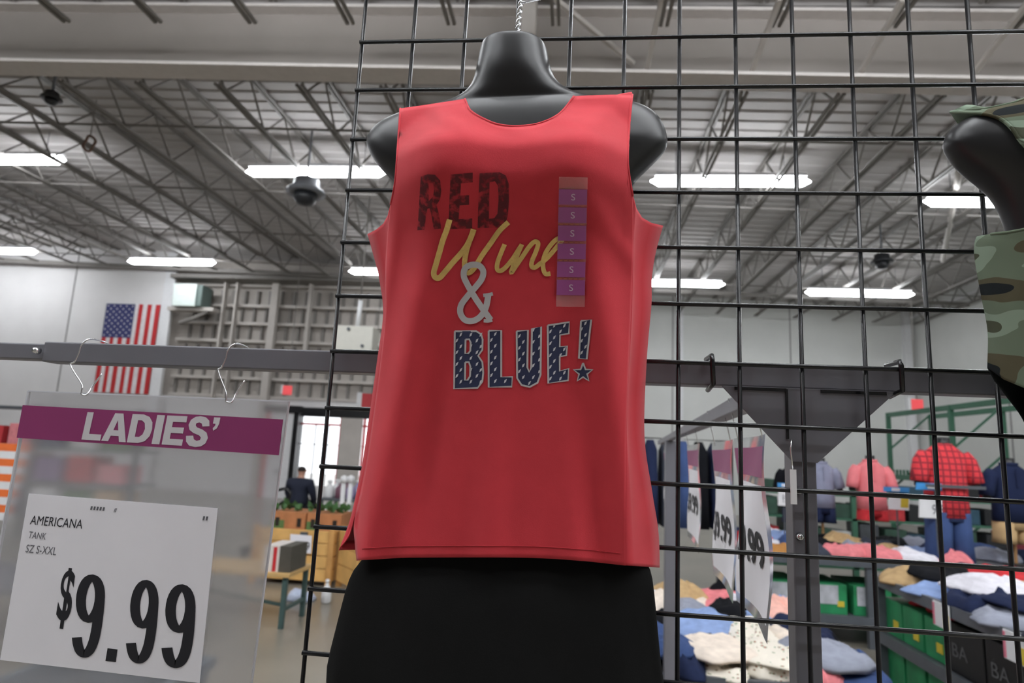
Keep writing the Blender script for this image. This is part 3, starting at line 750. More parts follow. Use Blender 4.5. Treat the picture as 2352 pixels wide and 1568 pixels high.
K(rf.outputs[0], m2.inputs[1]); K(m1.outputs[0], m2.inputs[2]); K(m2.outputs[0], m3.inputs[1]); K(gl.outputs[0], m3.inputs[2]); K(m3.outputs[0], ou.inputs[0])
M_HEAD = mat('purple_header_card', (140, 52, 104), 0.5, var=0.04, scale=8)
M_CARD = mat('white_price_card', (234, 232, 238), 0.55, var=0.02)
M_PRN = mat('black_print', (26, 26, 34), 0.6)
M_PRG = mat('grey_print', (96, 95, 102), 0.6)
M_LETW = mat('white_letter_print', (206, 202, 206), 0.5, var=0.02)
M_EDGE = mat('pouch_edge_weld', (214, 214, 220), 0.25, var=0.03)

sg = thing('sign_pouch', (-0.25, 0.0, 1.20), 'clear plastic pouch with purple LADIES header and 9.99 price card', 'sign')
def wave(p): return 0.0016 * math.sin(p.x * 34 + 1) * max(0, (1.72 - p.z) / 0.4) + 0.001 * math.sin(p.z * 60)
def psheet(px4, Y, nu=24, nv=16, z_low=None):
    P = []
    for j in range(nv+1):
        r_ = []
        for i in range(nu+1):
            u, v = i/nu, j/nv
            a = Vector(px4[0]).lerp(Vector(px4[1]), u); c_ = Vector(px4[3]).lerp(Vector(px4[2]), u); q = a.lerp(c_, v)
            r_.append(at(q.x, q.y, Y))
        P.append(r_)
    return P
PK = [(66,898),(664,922),(548,1790),(-90,1740)]
for Y in (0.003, -0.0035):
    P = psheet(PK, Y, 24, 24)
    for r_ in P:
        for p in r_: p.y += wave(p)
    if Y > 0: P = P[::-1]
    MB().sheet(P).build('vinyl_sheet', M_POUCH, sg, smooth=True, fix=False)
q4 = [at(x, y, 0) for x, y in PK]
for a, b_ in ((0,1), (1,2), (2,3), (3,0)): MB().bar(q4[a], q4[b_], 0.002, 0.0035, up=(0,1,0)).build('welded_edge', M_EDGE, sg)
hd = MB().hexa([*pq([(38,1005),(640,1045)], 0.0015), *pq([(640,1045),(38,1005)], 0.0005), *pq([(52,930),(650,963)], 0.0015), *pq([(650,963),(52,930)], 0.0005)])
hd = MB()
def card(px4, Y, th=0.0008):
    f_ = pq(px4, Y); k_ = [p + Vector((0, th, 0)) for p in f_]
    return MB().add(f_ + k_, [(0,1,2,3), (7,6,5,4), (0,4,5,1), (1,5,6,2), (2,6,7,3), (3,7,4,0)])
head = card([(52,930),(650,963),(640,1045),(38,1005)], -0.0052).build('header_card', M_HEAD, sg)
def block_word(quad, Y):
    Q = [Vector((*p, 0)) for p in quad]
    def B(u, v): p = (Q[0].lerp(Q[1], u)).lerp(Q[3].lerp(Q[2], u), v); return at(p.x, p.y, Y)
    G = {'L': ([(0,0),(.34,0),(.34,.78),(1,.78),(1,1),(0,1)],), 'I': ([(0,0),(1,0),(1,1),(0,1)],),
         'A': ([(.33,0),(.67,0),(1,1),(.72,1),(.66,.8),(.34,.8),(.28,1),(0,1)], [(.5,.24),(.40,.6),(.60,.6)]),
         'D': ([(0,0),(.5,0),(.78,.08),(.95,.26),(1,.5),(.95,.74),(.78,.92),(.5,1),(0,1)], [(.30,.21),(.30,.79),(.48,.79),(.62,.70),(.68,.5),(.62,.30),(.48,.21)]),
         'E': ([(0,0),(1,0),(1,.21),(.34,.21),(.34,.39),(.94,.39),(.94,.59),(.34,.59),(.34,.79),(1,.79),(1,1),(0,1)],),
         'S': ([(.97,.30),(.66,.32),(.60,.22),(.48,.19),(.36,.22),(.34,.29),(.42,.36),(.68,.42),(.90,.52),(1,.69),(.94,.87),(.76,.98),(.50,1.02),(.22,.98),(.05,.85),(0,.66),(.32,.64),(.38,.76),(.52,.81),(.66,.77),(.68,.69),(.58,.62),(.30,.55),(.10,.45),(.02,.29),(.08,.12),(.26,.01),(.48,-.02),(.74,.01),(.92,.12)],),
         "'": ([(0,0),(1,0),(1,.2),(.75,.36),(.25,.44),(.1,.36),(.4,.28),(.42,.21),(0,.21)],)}
    x = 0.0
    for ch, w in (('L', .148), ('A', .195), ('D', .178), ('I', .062), ('E', .160), ('S', .175), ("'", .05)):
        loops = G[ch]; fl2 = [Vector((x + w*u, v, 0)) for l in loops for u, v in l]
        tri = tessellate_polygon([[Vector((x + w*u, v, 0)) for u, v in l] for l in loops])
        MB().add([B(p.x, p.y) for p in fl2], [tuple(t_) for t_ in tri]).build('header_letter', M_LETW, head, fix=False)
        x += w + (.008 if ch in 'LA' else .018)
block_word([(201,946),(490,958),(477,1027),(187,1009)], -0.0056)
crd = card([(66,1133),(500,1167),(458,1568),(0,1515)], -0.0062).build('price_card', M_CARD, sg)
YT = -0.0066
text_quad('AMERICANA', pq([(73,1183),(192,1193),(188,1214),(68,1204)], YT), 'card_lettering', M_PRN, crd, 0.0)
text_quad('TANK', pq([(68,1220),(108,1224),(104,1239),(64,1235)], YT), 'card_lettering', M_PRG, crd)
text_quad('SZ S-XXL', pq([(62,1250),(132,1257),(128,1275),(58,1268)], YT), 'card_lettering', M_PRG, crd)
for q in ([(209,1162),(244,1165),(242,1173),(207,1170)], [(264,1167),(270,1167),(266,1176),(261,1176)], [(467,1185),(481,1186),(479,1195),(465,1194)]):
    mb = MB(); n = 5 if q[1][0]-q[0][0] > 20 else 2
    for k in range(n):
        u0, u1 = k/n, (k+0.6)/n; Q = [Vector((*p, 0)) for p in q]
        mb.add([at(p.x, p.y, YT) for p in (Q[0].lerp(Q[1],u0), Q[0].lerp(Q[1],u1), Q[3].lerp(Q[2],u1), Q[3].lerp(Q[2],u0))], [(0,1,2,3)])
    mb.build('tiny_print', M_PRG, crd, fix=False)
def nine(q):
    Q = [Vector((*p, 0)) for p in q]
    def B(u, v): return (Q[0].lerp(Q[1], u)).lerp(Q[3].lerp(Q[2], u), v)
    ring = [(.5 + .325*math.sin(a_), .30 - .235*math.cos(a_)) for a_ in [2*math.pi*i/26 for i in range(27)]]
    tail = [(.825, .30), (.83, .45), (.815, .62), (.765, .77), (.66, .88), (.50, .93), (.34, .905), (.23, .83), (.17, .75)]
    mb = MB()
    for line in (ring, [Vector((*p, 0)).to_2d() for p in smoothline([Vector((*p, 0)) for p in tail], 5)]):
        n = len(line); vs = []
        for i, (u, v) in enumerate(line):
            a = line[max(0, i-1)]; b2_ = line[min(n-1, i+1)]
            if line is ring: a = line[(i-1) % (n-1)]; b2_ = line[(i+1) % (n-1)]
            du, dv = (b2_[0]-a[0]), (b2_[1]-a[1])*3.1; L = math.hypot(du, dv) or 1
            nu_, nv_ = -dv/L, du/L
            th = .175
            for k in (-1, 1): vs.append(B(u + k*nu_*th*(1.0), v + k*nv_*th*.70/3.1))
        mb.add([at(p.x, p.y, YT - (0 if line is ring else .0002)) for p in vs], [(2*i, 2*i+1, 2*i+3, 2*i+2) for i in range(n-1)])
    mb.build('price_digit', M_PRN, crd, fix=False)
text_quad('$', pq([(146,1302),(177,1306),(157,1446),(124,1441)], YT), 'price_digit', M_PRN, crd, 0.02)
for q in ([(181,1310),(247,1317),(226,1519),(160,1513)], [(306,1323),(369,1329),(352,1533),(284,1526)], [(386,1333),(453,1339),(440,1543),(366,1537)]):
    nine(q)
MB().add(pq([(247,1488),(270,1491),(266,1520),(242,1517)], YT), [(0,1,2,3)]).build('price_dot', M_PRN, crd, fix=False)

# wire hooks from rail to pouch
def s_hook(px, py, px2, py2, label):
    a = at(px, py, 0.012); b_ = at(px2, py2, -0.004)
    pts = [Vector((a.x + 0.004, 0.052, RZ1 - 0.004)), Vector((a.x + 0.004, 0.052, RZ1 + 0.004)), Vector((a.x + 0.006, 0.03, RZ1 + 0.006)), Vector((a.x + 0.004, 0.012, RZ1 + 0.004)),
           Vector((a.x - 0.003, 0.0095, RZ1 - 0.006)), Vector((a.x - 0.004, 0.009, RZ1 - 0.016)), Vector((a.x - 0.008, 0.008, RZ0)), Vector((a.x - 0.011, 0.006, RZ0 - 0.006)),
           Vector((b_.x - 0.004, -0.002, b_.z + 0.014)), Vector((b_.x - 0.001, -0.004, b_.z + 0.004)), b_, Vector((b_.x + 0.007, -0.003, b_.z)), Vector((b_.x + 0.009, 0.004, b_.z + 0.014)), Vector((b_.x + 0.017, 0.006, b_.z + 0.030))]
    ob = MB().tube(smoothline(pts, 4), 0.0011, 8).build('wire_hook', M_CHROME, smooth=True, off=(a.x, 0.02, RZ1))
    tag(ob, label, 'hook', 'sign hooks on the rail')
s_hook(193, 800, 188, 905, 'thin wire hook holding the left corner of the LADIES pouch')
s_hook(530, 805, 520, 922, 'thin wire hook holding the right corner of the LADIES pouch')

# pouches on the back arm, seen edge on
def side_pouch(Y0, Y1, zt, zb, label, blur):
    t = thing('sign_pouch', (armx(Y0), Y0, zb), label, 'sign', 'sign pouches on the back arm')
    def P(u, z, off=0.0):
        Y = Y0 + (Y1 - Y0) * u; return Vector((armx(Y) + 0.004 + 0.012*math.sin(z*22 + u*5)*blur - off, Y, z))
    n = 12
    MB().sheet([[P(i/n, zt + (zb-zt)*j/16, 0.001) for i in range(n+1)] for j in range(17)]).build('vinyl_sheet', M_POUCH, t, smooth=True, fix=False)
    def band(u0, u1, a, b_, off): return MB().sheet([[P(u0+(u1-u0)*i/n, a + (b_-a)*j/10, off) for i in range(n+1)] for j in range(11)])
    H = zt - zb
    band(0.03, 0.97, zt - 0.06*H, zt - 0.22*H, 0.0025).build('header_card', M_HEAD, t, smooth=True, fix=False)
    c_ = band(0.06, 0.94, zt - 0.26*H, zt - 0.93*H, 0.0025).build('price_card', M_CARD, t, smooth=True, fix=False)
    uv, fs = text_polys('$9.99', 0.02)
    MB().add([P(0.85 - 0.7*u, zt - 0.72*H + 0.22*H*w, 0.0045) for u, w in uv], fs).build('price_lettering', M_PRN, c_, fix=False)
    for u in (0.15, 0.85):
        q = P(u, zt); MB().tube([q + Vector((0, 0, -0.01)), q + Vector((-0.006, 0, 0.02)), q + Vector((-0.02, 0, RZ1 - zt)), q + Vector((0.0, 0, RZ1 - zt + 0.005)), q + Vector((0.02, 0, RZ1 - zt - 0.005))], 0.0013, 6).build('wire_hook', M_CHROME, t, smooth=True)
    return t
side_pouch(0.25, 0.56, 1.695, 1.375, 'clear price pouch on the rear arm nearest the gusset plate', 0.5)
side_pouch(0.60, 0.95, 1.695, 1.36, 'clear price pouch on the rear arm, second behind the gusset', 0.4)
side_pouch(1.30, 1.75, 1.70, 1.36, 'clear price pouch on the rear arm between gusset and rear post', 0.3)
side_pouch(3.1, 3.6, 1.70, 1.36, 'clear price pouch on the rear arm beside the red top', 0.3)
# narrow white tag hanging at the post
p = at(1815, 1032, 0.0)
t = thing('price_tag', (p.x, -0.01, p.z - 0.07), 'narrow white tag on a wire loop beside the grey post', 'tag')
MB().tube([(p.x, -0.006, p.z + 0.012), (p.x - 0.002, -0.008, p.z), (p.x, -0.008, p.z - 0.025)], 0.001, 6).build('wire_loop', M_CHROME, t, smooth=True)
MB().box(p.x - 0.004, p.x + 0.003, -0.011, -0.009, p.z - 0.065, p.z - 0.024).build('tag_card', M_WHITE, t)
ORD = ('first', 'second', 'third', 'fourth', 'fifth', 'sixth', 'seventh', 'eighth', 'ninth', 'tenth', 'eleventh', 'twelfth', 'thirteenth', 'fourteenth', 'fifteenth')
# ------------------------------------------------------------------ flag on the left wall
M_FR = mat('flag_red', (188, 44, 48), 0.8); M_FW = mat('flag_white', (224, 220, 222), 0.8); M_FB = mat('flag_blue', (52, 56, 106), 0.8)
fx0, fx1, fz0, fz1 = -14.45, -12.66, 2.82, 5.62; FYY = 17.74
fg = thing('wall_flag', ((fx0+fx1)/2, FYY, fz0), 'flag with red and white stripes hanging vertically on white wall', 'flag')
sw = (fx1 - fx0) / 13
for k in range(13):
    top = fz1 if k >= 7 else fz1 - 1.08
    w = 0.012 * math.sin(k * 1.3)
    MB().box(fx0 + k*sw, fx0 + (k+1)*sw, FYY - 0.012 + w, FYY + 0.012 + w, fz0, top).build('stripe', M_FR if k % 2 == 0 else M_FW, fg)
ca = MB().box(fx0, fx0 + 7*sw, FYY - 0.016, FYY + 0.012, fz1 - 1.08, fz1).build('canton', M_FB, fg)
st = MB()
for r_ in range(11):
    for c_ in range(9):
        if (r_ + c_) % 2 == 0:
            cx_, cz_ = fx0 + 0.07 + c_ * 0.103, fz1 - 0.07 - r_ * 0.094
            P = [Vector((cx_ + (0.036 if q % 2 == 0 else 0.015) * math.sin(math.pi*q/5), FYY - 0.018, cz_ + (0.036 if q % 2 == 0 else 0.015) * math.cos(math.pi*q/5))) for q in range(10)]
            st.add(P, [tuple(t_) for t_ in tessellate_polygon([P])])
st.build('stars', M_FW, ca, fix=False, kind='stuff')
MB().tube([(fx0 - 0.05, FYY, fz1 + 0.01), (fx1 + 0.05, FYY, fz1 + 0.01)], 0.015).build('flag_rod', M_WHITE, fg)

# ------------------------------------------------------------------ hanging equipment
M_EQ = mat('pale_green_enclosure', (206, 216, 212), 0.35, var=0.03); M_EQD = mat('dark_green_enclosure', (96, 112, 108), 0.5)
a = at(400, 650, 17.3); b_ = at(446, 703, 17.3)
t = thing('unit_heater', ((a.x+b_.x)/2, 17.6, b_.z), 'pale green wall cabinet beside the flag at the wall corner', 'cabinet')
MB().box(a.x, b_.x, 17.3, 17.36, b_.z, a.z).build('front_cover', M_EQ, t, bevel=0.02)
MB().box(a.x + 0.02, b_.x + 0.16, 17.36, 17.9, b_.z + 0.02, a.z - 0.02).build('housing', M_EQD, t, bevel=0.02)
MB().box(a.x + 0.2, b_.x - 0.3, 17.285, 17.3, b_.z + 0.35, a.z - 0.12).build('cover_window', M_WHITE, t)
MB().box(a.x - 0.25, b_.x + 0.5, 17.5, 17.85, b_.z - 0.09, b_.z + 0.02).build('bracket', M_STEELW, t)
MB().tube([(b_.x + 0.3, 17.6, b_.z - 0.08), (a.x + 0.5, 17.6, b_.z - 0.35), (a.x + 0.1, 17.7, b_.z - 0.45)], 0.06).build('bracket_strut', M_JOIST, t)
a = at(770, 747, 12.0); b_ = at(853, 806, 12.0)
t = thing('suspended_heater', ((a.x+b_.x)/2, 12.2, b_.z), 'cream box heater hanging on a white pipe left of red top', 'heater')
MB().box(a.x, b_.x, 12.0, 12.45, b_.z, a.z).build('housing', mat('cream_enamel', (216, 214, 204), 0.5, var=0.02), t, bevel=0.02)
for x, z in ((a.x + 0.3, a.z - 0.07), (b_.x - 0.2, b_.z + 0.1)):
    MB().tube([(x, 12.0, z), (x, 11.97, z)], 0.035, 10).build('cover_screw', M_GREYD, t)
pt = at(818, 690, 12.2); MB().tube([((a.x+b_.x)/2, 12.2, a.z), ((a.x+b_.x)/2 + 0.02, 12.2, pt.z)], 0.05, 10).build('flue_pipe', M_WHITE, t, smooth=True)
MB().tube([((a.x+b_.x)/2 + 0.02, 12.2, pt.z), ((a.x+b_.x)/2 + 0.02, 12.2, deckz(-4.3))], 0.018, 8).build('hanger_rod', M_JOIST, t, smooth=True)

M_CAMD = mat('camera_dark_plastic', (40, 42, 46), 0.35); M_CAMG = mat('camera_grey_housing', (116, 118, 124), 0.5)
def dome(px, py, Y, s, label, pale=False):
    p = at(px, py, Y); m_ = M_CAMG if pale else M_CAMD
    t = thing('dome_camera', p, label, 'camera')
    MB().lathe(p, [(0.02*s, .20*s), (.16*s, .19*s), (.17*s, .10*s), (.24*s, .04*s), (.25*s, 0), (.16*s, 0)], 20).build('mount_skirt', m_, t, smooth=True)
    MB().lathe(p, [(.15*s, 0), (.145*s, -.08*s), (.10*s, -.14*s), (.02*s, -.16*s)], 20).build('lens_dome', M_CAMD, t, smooth=True)
    MB().tube([p + Vector((0, 0, .19*s)), (p.x, p.y, deckz(p.x))], 0.022, 8).build('drop_rod', M_CAMG, t, smooth=True)
    return t
dome(702, 445, 9.5, 1.35, 'grey dome camera under the strip light left of the grid', True)
dome(118, 228, 7.6, 0.6, 'small black dome camera on the joists at upper left')
dome(2026, 603, 13.0, 0.9, 'black dome camera above the right wall, between grid wires')
p = at(205, 330, 8.6); ring = [p + Vector((0.10*math.cos(a_), 0.02*math.sin(3*a_), 0.13*math.sin(a_))) for a_ in [2*math.pi*i/20 for i in range(21)]]
rg = thing('cable_coil', p, 'brown cable coil hanging from a joist at upper left', 'cable')
MB().tube(ring, 0.022, 8, cap=False).build('coil', mat('brown_cable', (112, 88, 76), 0.6), rg, smooth=True)
MB().tube([p + Vector((0, 0, 0.13)), (p.x, p.y, deckz(p.x) - 0.02)], 0.008, 6).build('hanging_cord', M_JOIST, rg)

M_EXIT = mat('lit_red_sign', (232, 84, 88), 0.5, emit=0.5)
def wall_sign(px, py, Y, w, h, label, lit=True, rod=True):
    p = at(px, py, Y); t = thing('hanging_sign', p, label, 'sign')
    MB().cbox(p, (w, 0.06, h)).build('sign_body', M_EXIT if lit else mat('red_sign_face', (190, 56, 62), 0.6), t, bevel=0.01)
    MB().cbox(p + Vector((-w*.62, 0, 0.02)), (w*.25, 0.05, h)).build('end_cap', M_WHITE, t, bevel=0.005)
    if rod: MB().tube([p + Vector((0, 0, h/2)), (p.x, p.y, deckz(p.x))], 0.012, 6).build('hanging_rod', M_JOIST, t)
wall_sign(660, 896, 16.9, 0.26, 0.26, 'small lit red sign with a white end above the LADIES pouch corner')
wall_sign(2106, 930, 17.0, 0.30, 0.30, 'small lit red sign above the green racking at right')
wall_sign(855, 920, 15.4, 0.55, 0.36, 'red panel sign half hidden behind the left edge of red top', False)

# ------------------------------------------------------------------ left aisle: wooden bin, produce boxes, small table
M_PINE = mat('pine_boards', (214, 168, 100), 0.6, var=0.16, scale=5); M_PINE2 = mat('pine_posts', (196, 146, 84), 0.6, var=0.18, scale=6)
bx = thing('wooden_bin', (-2.75, 7.1, 0), 'slatted pine bin with a white price sign on its front', 'bin')
for k in range(4): MB().box(-3.35, -2.42, 6.7, 6.725, 0.06 + k*0.142, 0.06 + k*0.142 + 0.135).build('slat', M_PINE, bx, bevel=0.004)
for k in range(4): MB().box(-2.42, -2.395, 6.72, 7.7, 0.06 + k*0.142, 0.06 + k*0.142 + 0.135).build('slat', M_PINE, bx, bevel=0.004)
for x in (-3.37, -2.46): MB().box(x, x + 0.07, 6.67, 6.7, 0, 0.66).build('corner_post', M_PINE2, bx, bevel=0.004)
MB().box(-3.35, -2.42, 6.74, 7.7, 0.05, 0.60).build('bin_body', M_PINE2, bx)
ps = thing('price_sign', (-2.76, 6.62, 0.38), 'white 9.99 price card hung on the wooden bin front', 'sign')
q = [at(x, y, 6.66) for x, y in ((667,1226),(716,1230),(714,1271),(664,1267))]
MB().add(q + [v + Vector((0, 0.006, 0)) for v in q], [(0,1,2,3),(7,6,5,4),(0,4,5,1),(1,5,6,2),(2,6,7,3),(3,7,4,0)]).build('sign_card', M_CARD, ps)
MB().box(-2.80, -2.72, 6.664, 6.705, .46, .60).build('hanging_clip', M_GREYD, ps)
text_quad('9.99', [at(x, y, 6.656) for x, y in ((678,1242),(712,1245),(710,1264),(675,1261))], 'sign_lettering', M_PRN, ps)
b2 = thing('pine_crate', (-2.0, 6.5, 0), 'tilted pine crate panel beside the wooden bin, next to black skirt', 'crate')
for k in range(3):
    for kk in (0,):
        MB().hexa([(-2.36, 6.75, 0.08+k*.19), (-2.0, 6.35, 0.08+k*.19), (-1.98, 6.38, 0.08+k*.19), (-2.34, 6.78, 0.08+k*.19), (-2.36, 6.75, .26+k*.19), (-2.0, 6.35, .26+k*.19), (-1.98, 6.38, .26+k*.19), (-2.34, 6.78, .26+k*.19)]).build('slat', M_PINE, b2)
for x, y in ((-2.34, 6.79), (-1.99, 6.41)): MB().box(x-.03, x+.03, y, y+.05, 0, 0.68).build('corner_post', M_PINE2, b2)
M_CBD = mat('printed_cardboard', (176, 116, 74), 0.8, var=0.2, scale=7); M_LEAF = mat('leaf_green', (66, 104, 58), 0.6, var=0.35, scale=9); M_CBG = mat('green_box_print', (88, 118, 66), 0.7)
def produce(x, label, w=0.42):
    t = thing('produce_box', (x, 7.05, 0.60), label, 'box')
    MB().box(x - w/2, x + w/2, 6.85, 7.3, 0.60, 0.80).build('carton', M_CBD, t, bevel=0.006)
    for dx in (-w*.32, w*.32): MB().box(x + dx - 0.025, x + dx + 0.025, 6.842, 6.85, 0.63, 0.73).build('hand_hole', mat('dark_gap', (40, 34, 28), 0.9), t)
    MB().box(x - w/2, x - w/2 + 0.16, 6.843, 6.85, 0.605, 0.70).build('green_print', M_CBG, t)
    for k in range(26):
        c_ = Vector((x + random.uniform(-w/2, w/2)*.9, random.uniform(6.88, 7.2), 0.79 + random.uniform(0, .05)))
        dv = Vector((random.uniform(-.08,.08), random.uniform(-.08,.04), random.uniform(.03,.12))); s_ = dv.cross(Vector((0,1,0.3))).normalized()*0.035
        MB().add([c_, c_ + dv*.5 + s_, c_ + dv, c_ + dv*.5 - s_], [(0,1,2,3)]).build('leaf', M_LEAF, t)
produce(-3.04, 'cardboard produce box with leafy greens, left one on the wooden bin')
produce(-2.60, 'cardboard produce box with leafy greens, right one on the wooden bin')
stb = thing('low_table', (-2.7, 5.2, 0), 'low table with dark green legs left of the wooden bin', 'table')
M_LEGG = mat('dark_green_legs', (62, 84, 82), 0.5)
MB().box(-3.4, -2.15, 4.95, 5.5, 0.44, 0.475).build('tabletop', mat('table_board', (196, 160, 104), 0.6), stb, bevel=0.004)
for x in (-3.36, -2.2):
    for y in (5.0, 5.45): MB().box(x-.02, x+.02, y-.02, y+.02, 0, .44).build('leg', M_LEGG, stb)
for x in (-3.36, -2.2): MB().bar((x, 5.0, 0.16), (x, 5.45, 0.16), .03).build('stretcher', M_LEGG, stb)
MB().bar((-3.36, 5.45, .2), (-2.2, 5.0, .2), .025).build('stretcher', M_LEGG, stb)
gb = thing('grocery_carton', (-2.27, 5.15, .475), 'red, white and grey carton on the low table', 'box')
MB().box(-2.42, -2.28, 5.0, 5.35, .475, .70).build('printed_front', mat('red_white_print', (214, 206, 200), 0.6), gb)
MB().box(-2.335, -2.305, 4.994, 5.0, .48, .69).build('red_band', M_RED, gb)
MB().box(-2.28, -2.17, 5.0, 5.35, .475, .70).build('dark_side', mat('dark_carton', (74, 70, 62), 0.7), gb)
jug = thing('white_jug', atz(748, 1384, 0.0), 'small white plastic bottle on the floor by the grid panel', 'bottle')
jl = jug.location.copy()
MB().lathe(jl, [(.04,0),(.05,.01),(.05,.12),(.03,.16),(.018,.18),(.018,.2)], 14).build('bottle_body', M_WHITE, jug, smooth=True)
MB().lathe(jl, [(.022,.2),(.022,.23),(.01,.235)], 12).build('cap', M_WHITE, jug, smooth=True)
sk2 = atz(690, 1378, 0.0)
def lump(name, c, sx, sy, sz, mt, seed, label=None, cat=None, group=None, n=14, parent=None, amp=0.25, rot=0.0):
    me_key = 'lump%d' % (seed % 9)
    if me_key not in LUMPS:
        vs = []; fs = []; nu, nv = 36, 14; k = seed % 9
        for j in range(nv + 1):
            r_ = 1.0 if j == 0 else 1 - (j - 1) / (nv - 1) * .985
            for i in range(nu):
                a_ = 2*math.pi*i/nu; cs, sn = math.cos(a_), math.sin(a_)
                sqx = math.copysign(abs(cs)**.75, cs); sqy = math.copysign(abs(sn)**.75, sn)
                s_ = 1 + .28*noise.noise(Vector((cs*1.5 + k*7.1, sn*1.5, k))) + .12*noise.noise(Vector((cs*4 + k, sn*4, 3.3)))
                x_, y_ = sqx*r_*.5*s_, sqy*r_*.5*s_
                rd = 1 - 2*abs(noise.noise(Vector((x_*3.4 + k*5, y_*2.0 + k, 7.7))))
                h_ = .55 + .42*noise.noise(Vector((x_*2.0 + k*3, y_*2.0, 1.7))) + .24*rd + .10*noise.noise(Vector((x_*8, y_*8 + k, 4)))
                z = 0 if j == 0 else max(.12, h_) * (1 - r_**5 * .75)
                vs.append((x_, y_, z))
        for j in range(nv):
            for i in range(nu): fs.append((j*nu+i, j*nu+(i+1)%nu, (j+1)*nu+(i+1)%nu, (j+1)*nu+i))
        fs.append(tuple(range(nu-1,-1,-1))); fs.append(tuple(nv*nu+i for i in range(nu)))
        me = bpy.data.meshes.new(name); me.from_pydata(vs, [], fs); me.polygons.foreach_set('use_smooth', [True]*len(fs)); me.materials.append(mt); LUMPS[me_key] = me
    o = bpy.data.objects.new(name, LUMPS[me_key]); COL.objects.link(o); o.location = Vector(c); o.scale = (sx, sy, sz); o.rotation_euler = (0, 0, rot)
    obmat(o, mt)
    if parent: o.parent = parent
    if label: tag(o, label, cat, group)
    return o
LUMPS = {}
lump('plastic_sack', sk2, .3, .2, .13, mat('pale_blue_sack', (190, 200, 222), 0.4), 3, 'pale blue plastic sack on the floor under the wooden bin', 'sack')

# goods and barrier seen past and through the left pouch
ob_ = thing('striped_barrier', (-5.95, 6.0, 0), 'orange and white striped board at the left edge', 'barrier')
for k in range(10): MB().box(-6.35, -5.80 - 0.012*k, 6.0, 6.05, 0.62 + (9-k)*0.084, 0.62 + (10-k)*0.084).build('orange_band' if k % 2 == 0 else 'white_band', mat('barrier_orange', (228, 112, 52), 0.6) if k % 2 == 0 else M_WHITE, ob_)
MB().box(-6.2, -6.1, 6.05, 6.1, 0, 1.46).build('stake', M_GREYD, ob_)
sh = thing('steel_shelf', (-7.5, 8.6, 0), 'grey steel shelf of goods behind the LADIES pouch', 'shelf')
for x in (-9.6, -7.9, -6.2):
    MB().box(x-.03, x+.03, 8.4, 8.46, 0, 2.0).build('upright', M_GREYD, sh)
for z in (0.35, 0.85, 1.35, 1.95): MB().box(-9.6, -6.2, 8.4, 9.0, z - .02, z + .02).build('shelf_board', M_GREYD, sh)
gcols = [('red', (186, 52, 58)), ('tan', (190, 160, 124)), ('white', (214, 212, 210)), ('pink', (214, 130, 136)), ('purple', (128, 100, 140)), ('green', (104, 128, 92)), ('navy', (56, 62, 92))]
random.seed(5)
for zi, z in enumerate((0.37, 0.87, 1.37)):
    for k in range(6):
        nmc, rgb = gcols[(k * 3 + zi * 2) % 7]; x = -9.4 + k * 0.52; hh = random.uniform(.26, .4)
        o = MB().box(x, x + .42, 8.45, 8.9, z, z + hh).build('goods_carton', mat('carton_' + nmc, rgb, 0.7, var=0.15), bevel=0.008, off=(x + .2, 8.65, z))
        tag(o, '%s carton on the %s tier of the grey steel shelf, %s from left' % (nmc, ('bottom', 'middle', 'upper')[zi], ORD[k]), 'box', 'cartons on the steel shelf')
mt_ = thing('dark_table', (-3.9, 4.4, 0), 'dark grey table behind the price card at lower left', 'table')
MB().box(-4.9, -3.0, 3.9, 4.8, .40, .44).build('tabletop', mat('dark_table_top', (70, 74, 86), 0.5), mt_)
for x in (-4.85, -3.05):
    for y in (3.95, 4.75): MB().box(x-.025, x+.025, y-.025, y+.025, 0, .4).build('leg', M_GREYD, mt_)
bt = thing('blue_bin', (-1.75, 1.6, 0), 'blue-grey bin at the lower left corner under the price card', 'bin')
MB().loft([[Vector((-1.6 + s_*x, 1.9 + s_*y, z)) for x, y in ((-.32,-.25),(.32,-.25),(.32,.25),(-.32,.25))] for s_, z in ((.85, 0), (1, .62), (1.06, .62), (1.06, .66), (.95, .66), (.8, .05))]).build('bin_body', mat('blue_grey_plastic', (66, 84, 100), 0.45), bt)

# entrance crowd of bottles on a table and white guard posts
tb = thing('display_table', (-3.3, 10.4, 0), 'table of bottles in front of the entrance windows', 'table')
MB().box(-3.98, -2.6, 10.1, 10.9, .66, .70).build('tabletop', M_GREYD, tb)
for x in (-3.93, -2.65):
    for y in (10.15, 10.85): MB().box(x-.025, x+.025, y-.025, y+.025, 0, .66).build('leg', M_GREYD, tb)
bm_ = None
for k in range(14):
    x = -3.85 + (k % 7) * .19; y = 10.25 + (k // 7) * .35; col = (M_WHITE, mat('lilac_bottle', (150, 140, 176), 0.4), mat('plum_bottle', (110, 70, 86), 0.5))[(k * 2 + k // 7) % 3]
    cn = ('white', 'lilac', 'plum')[(k * 2 + k // 7) % 3]
    t = thing('bottle', (x, y, .70), '%s bottle, %s from left in the %s row by the entrance' % (cn, ORD[k % 7], ('front', 'back')[k // 7]), 'bottle', 'bottles by the entrance')
    MB().lathe((x, y, .70), [(.07,0),(.08,.02),(.08,.16),(.03,.22),(.03,.25)], 10).build('bottle_body', col, t, smooth=True)
    MB().lathe((x, y, .95), [(.04,0),(.04,.04),(.01,.045)], 10).build('cap', M_WHITE, t, smooth=True)
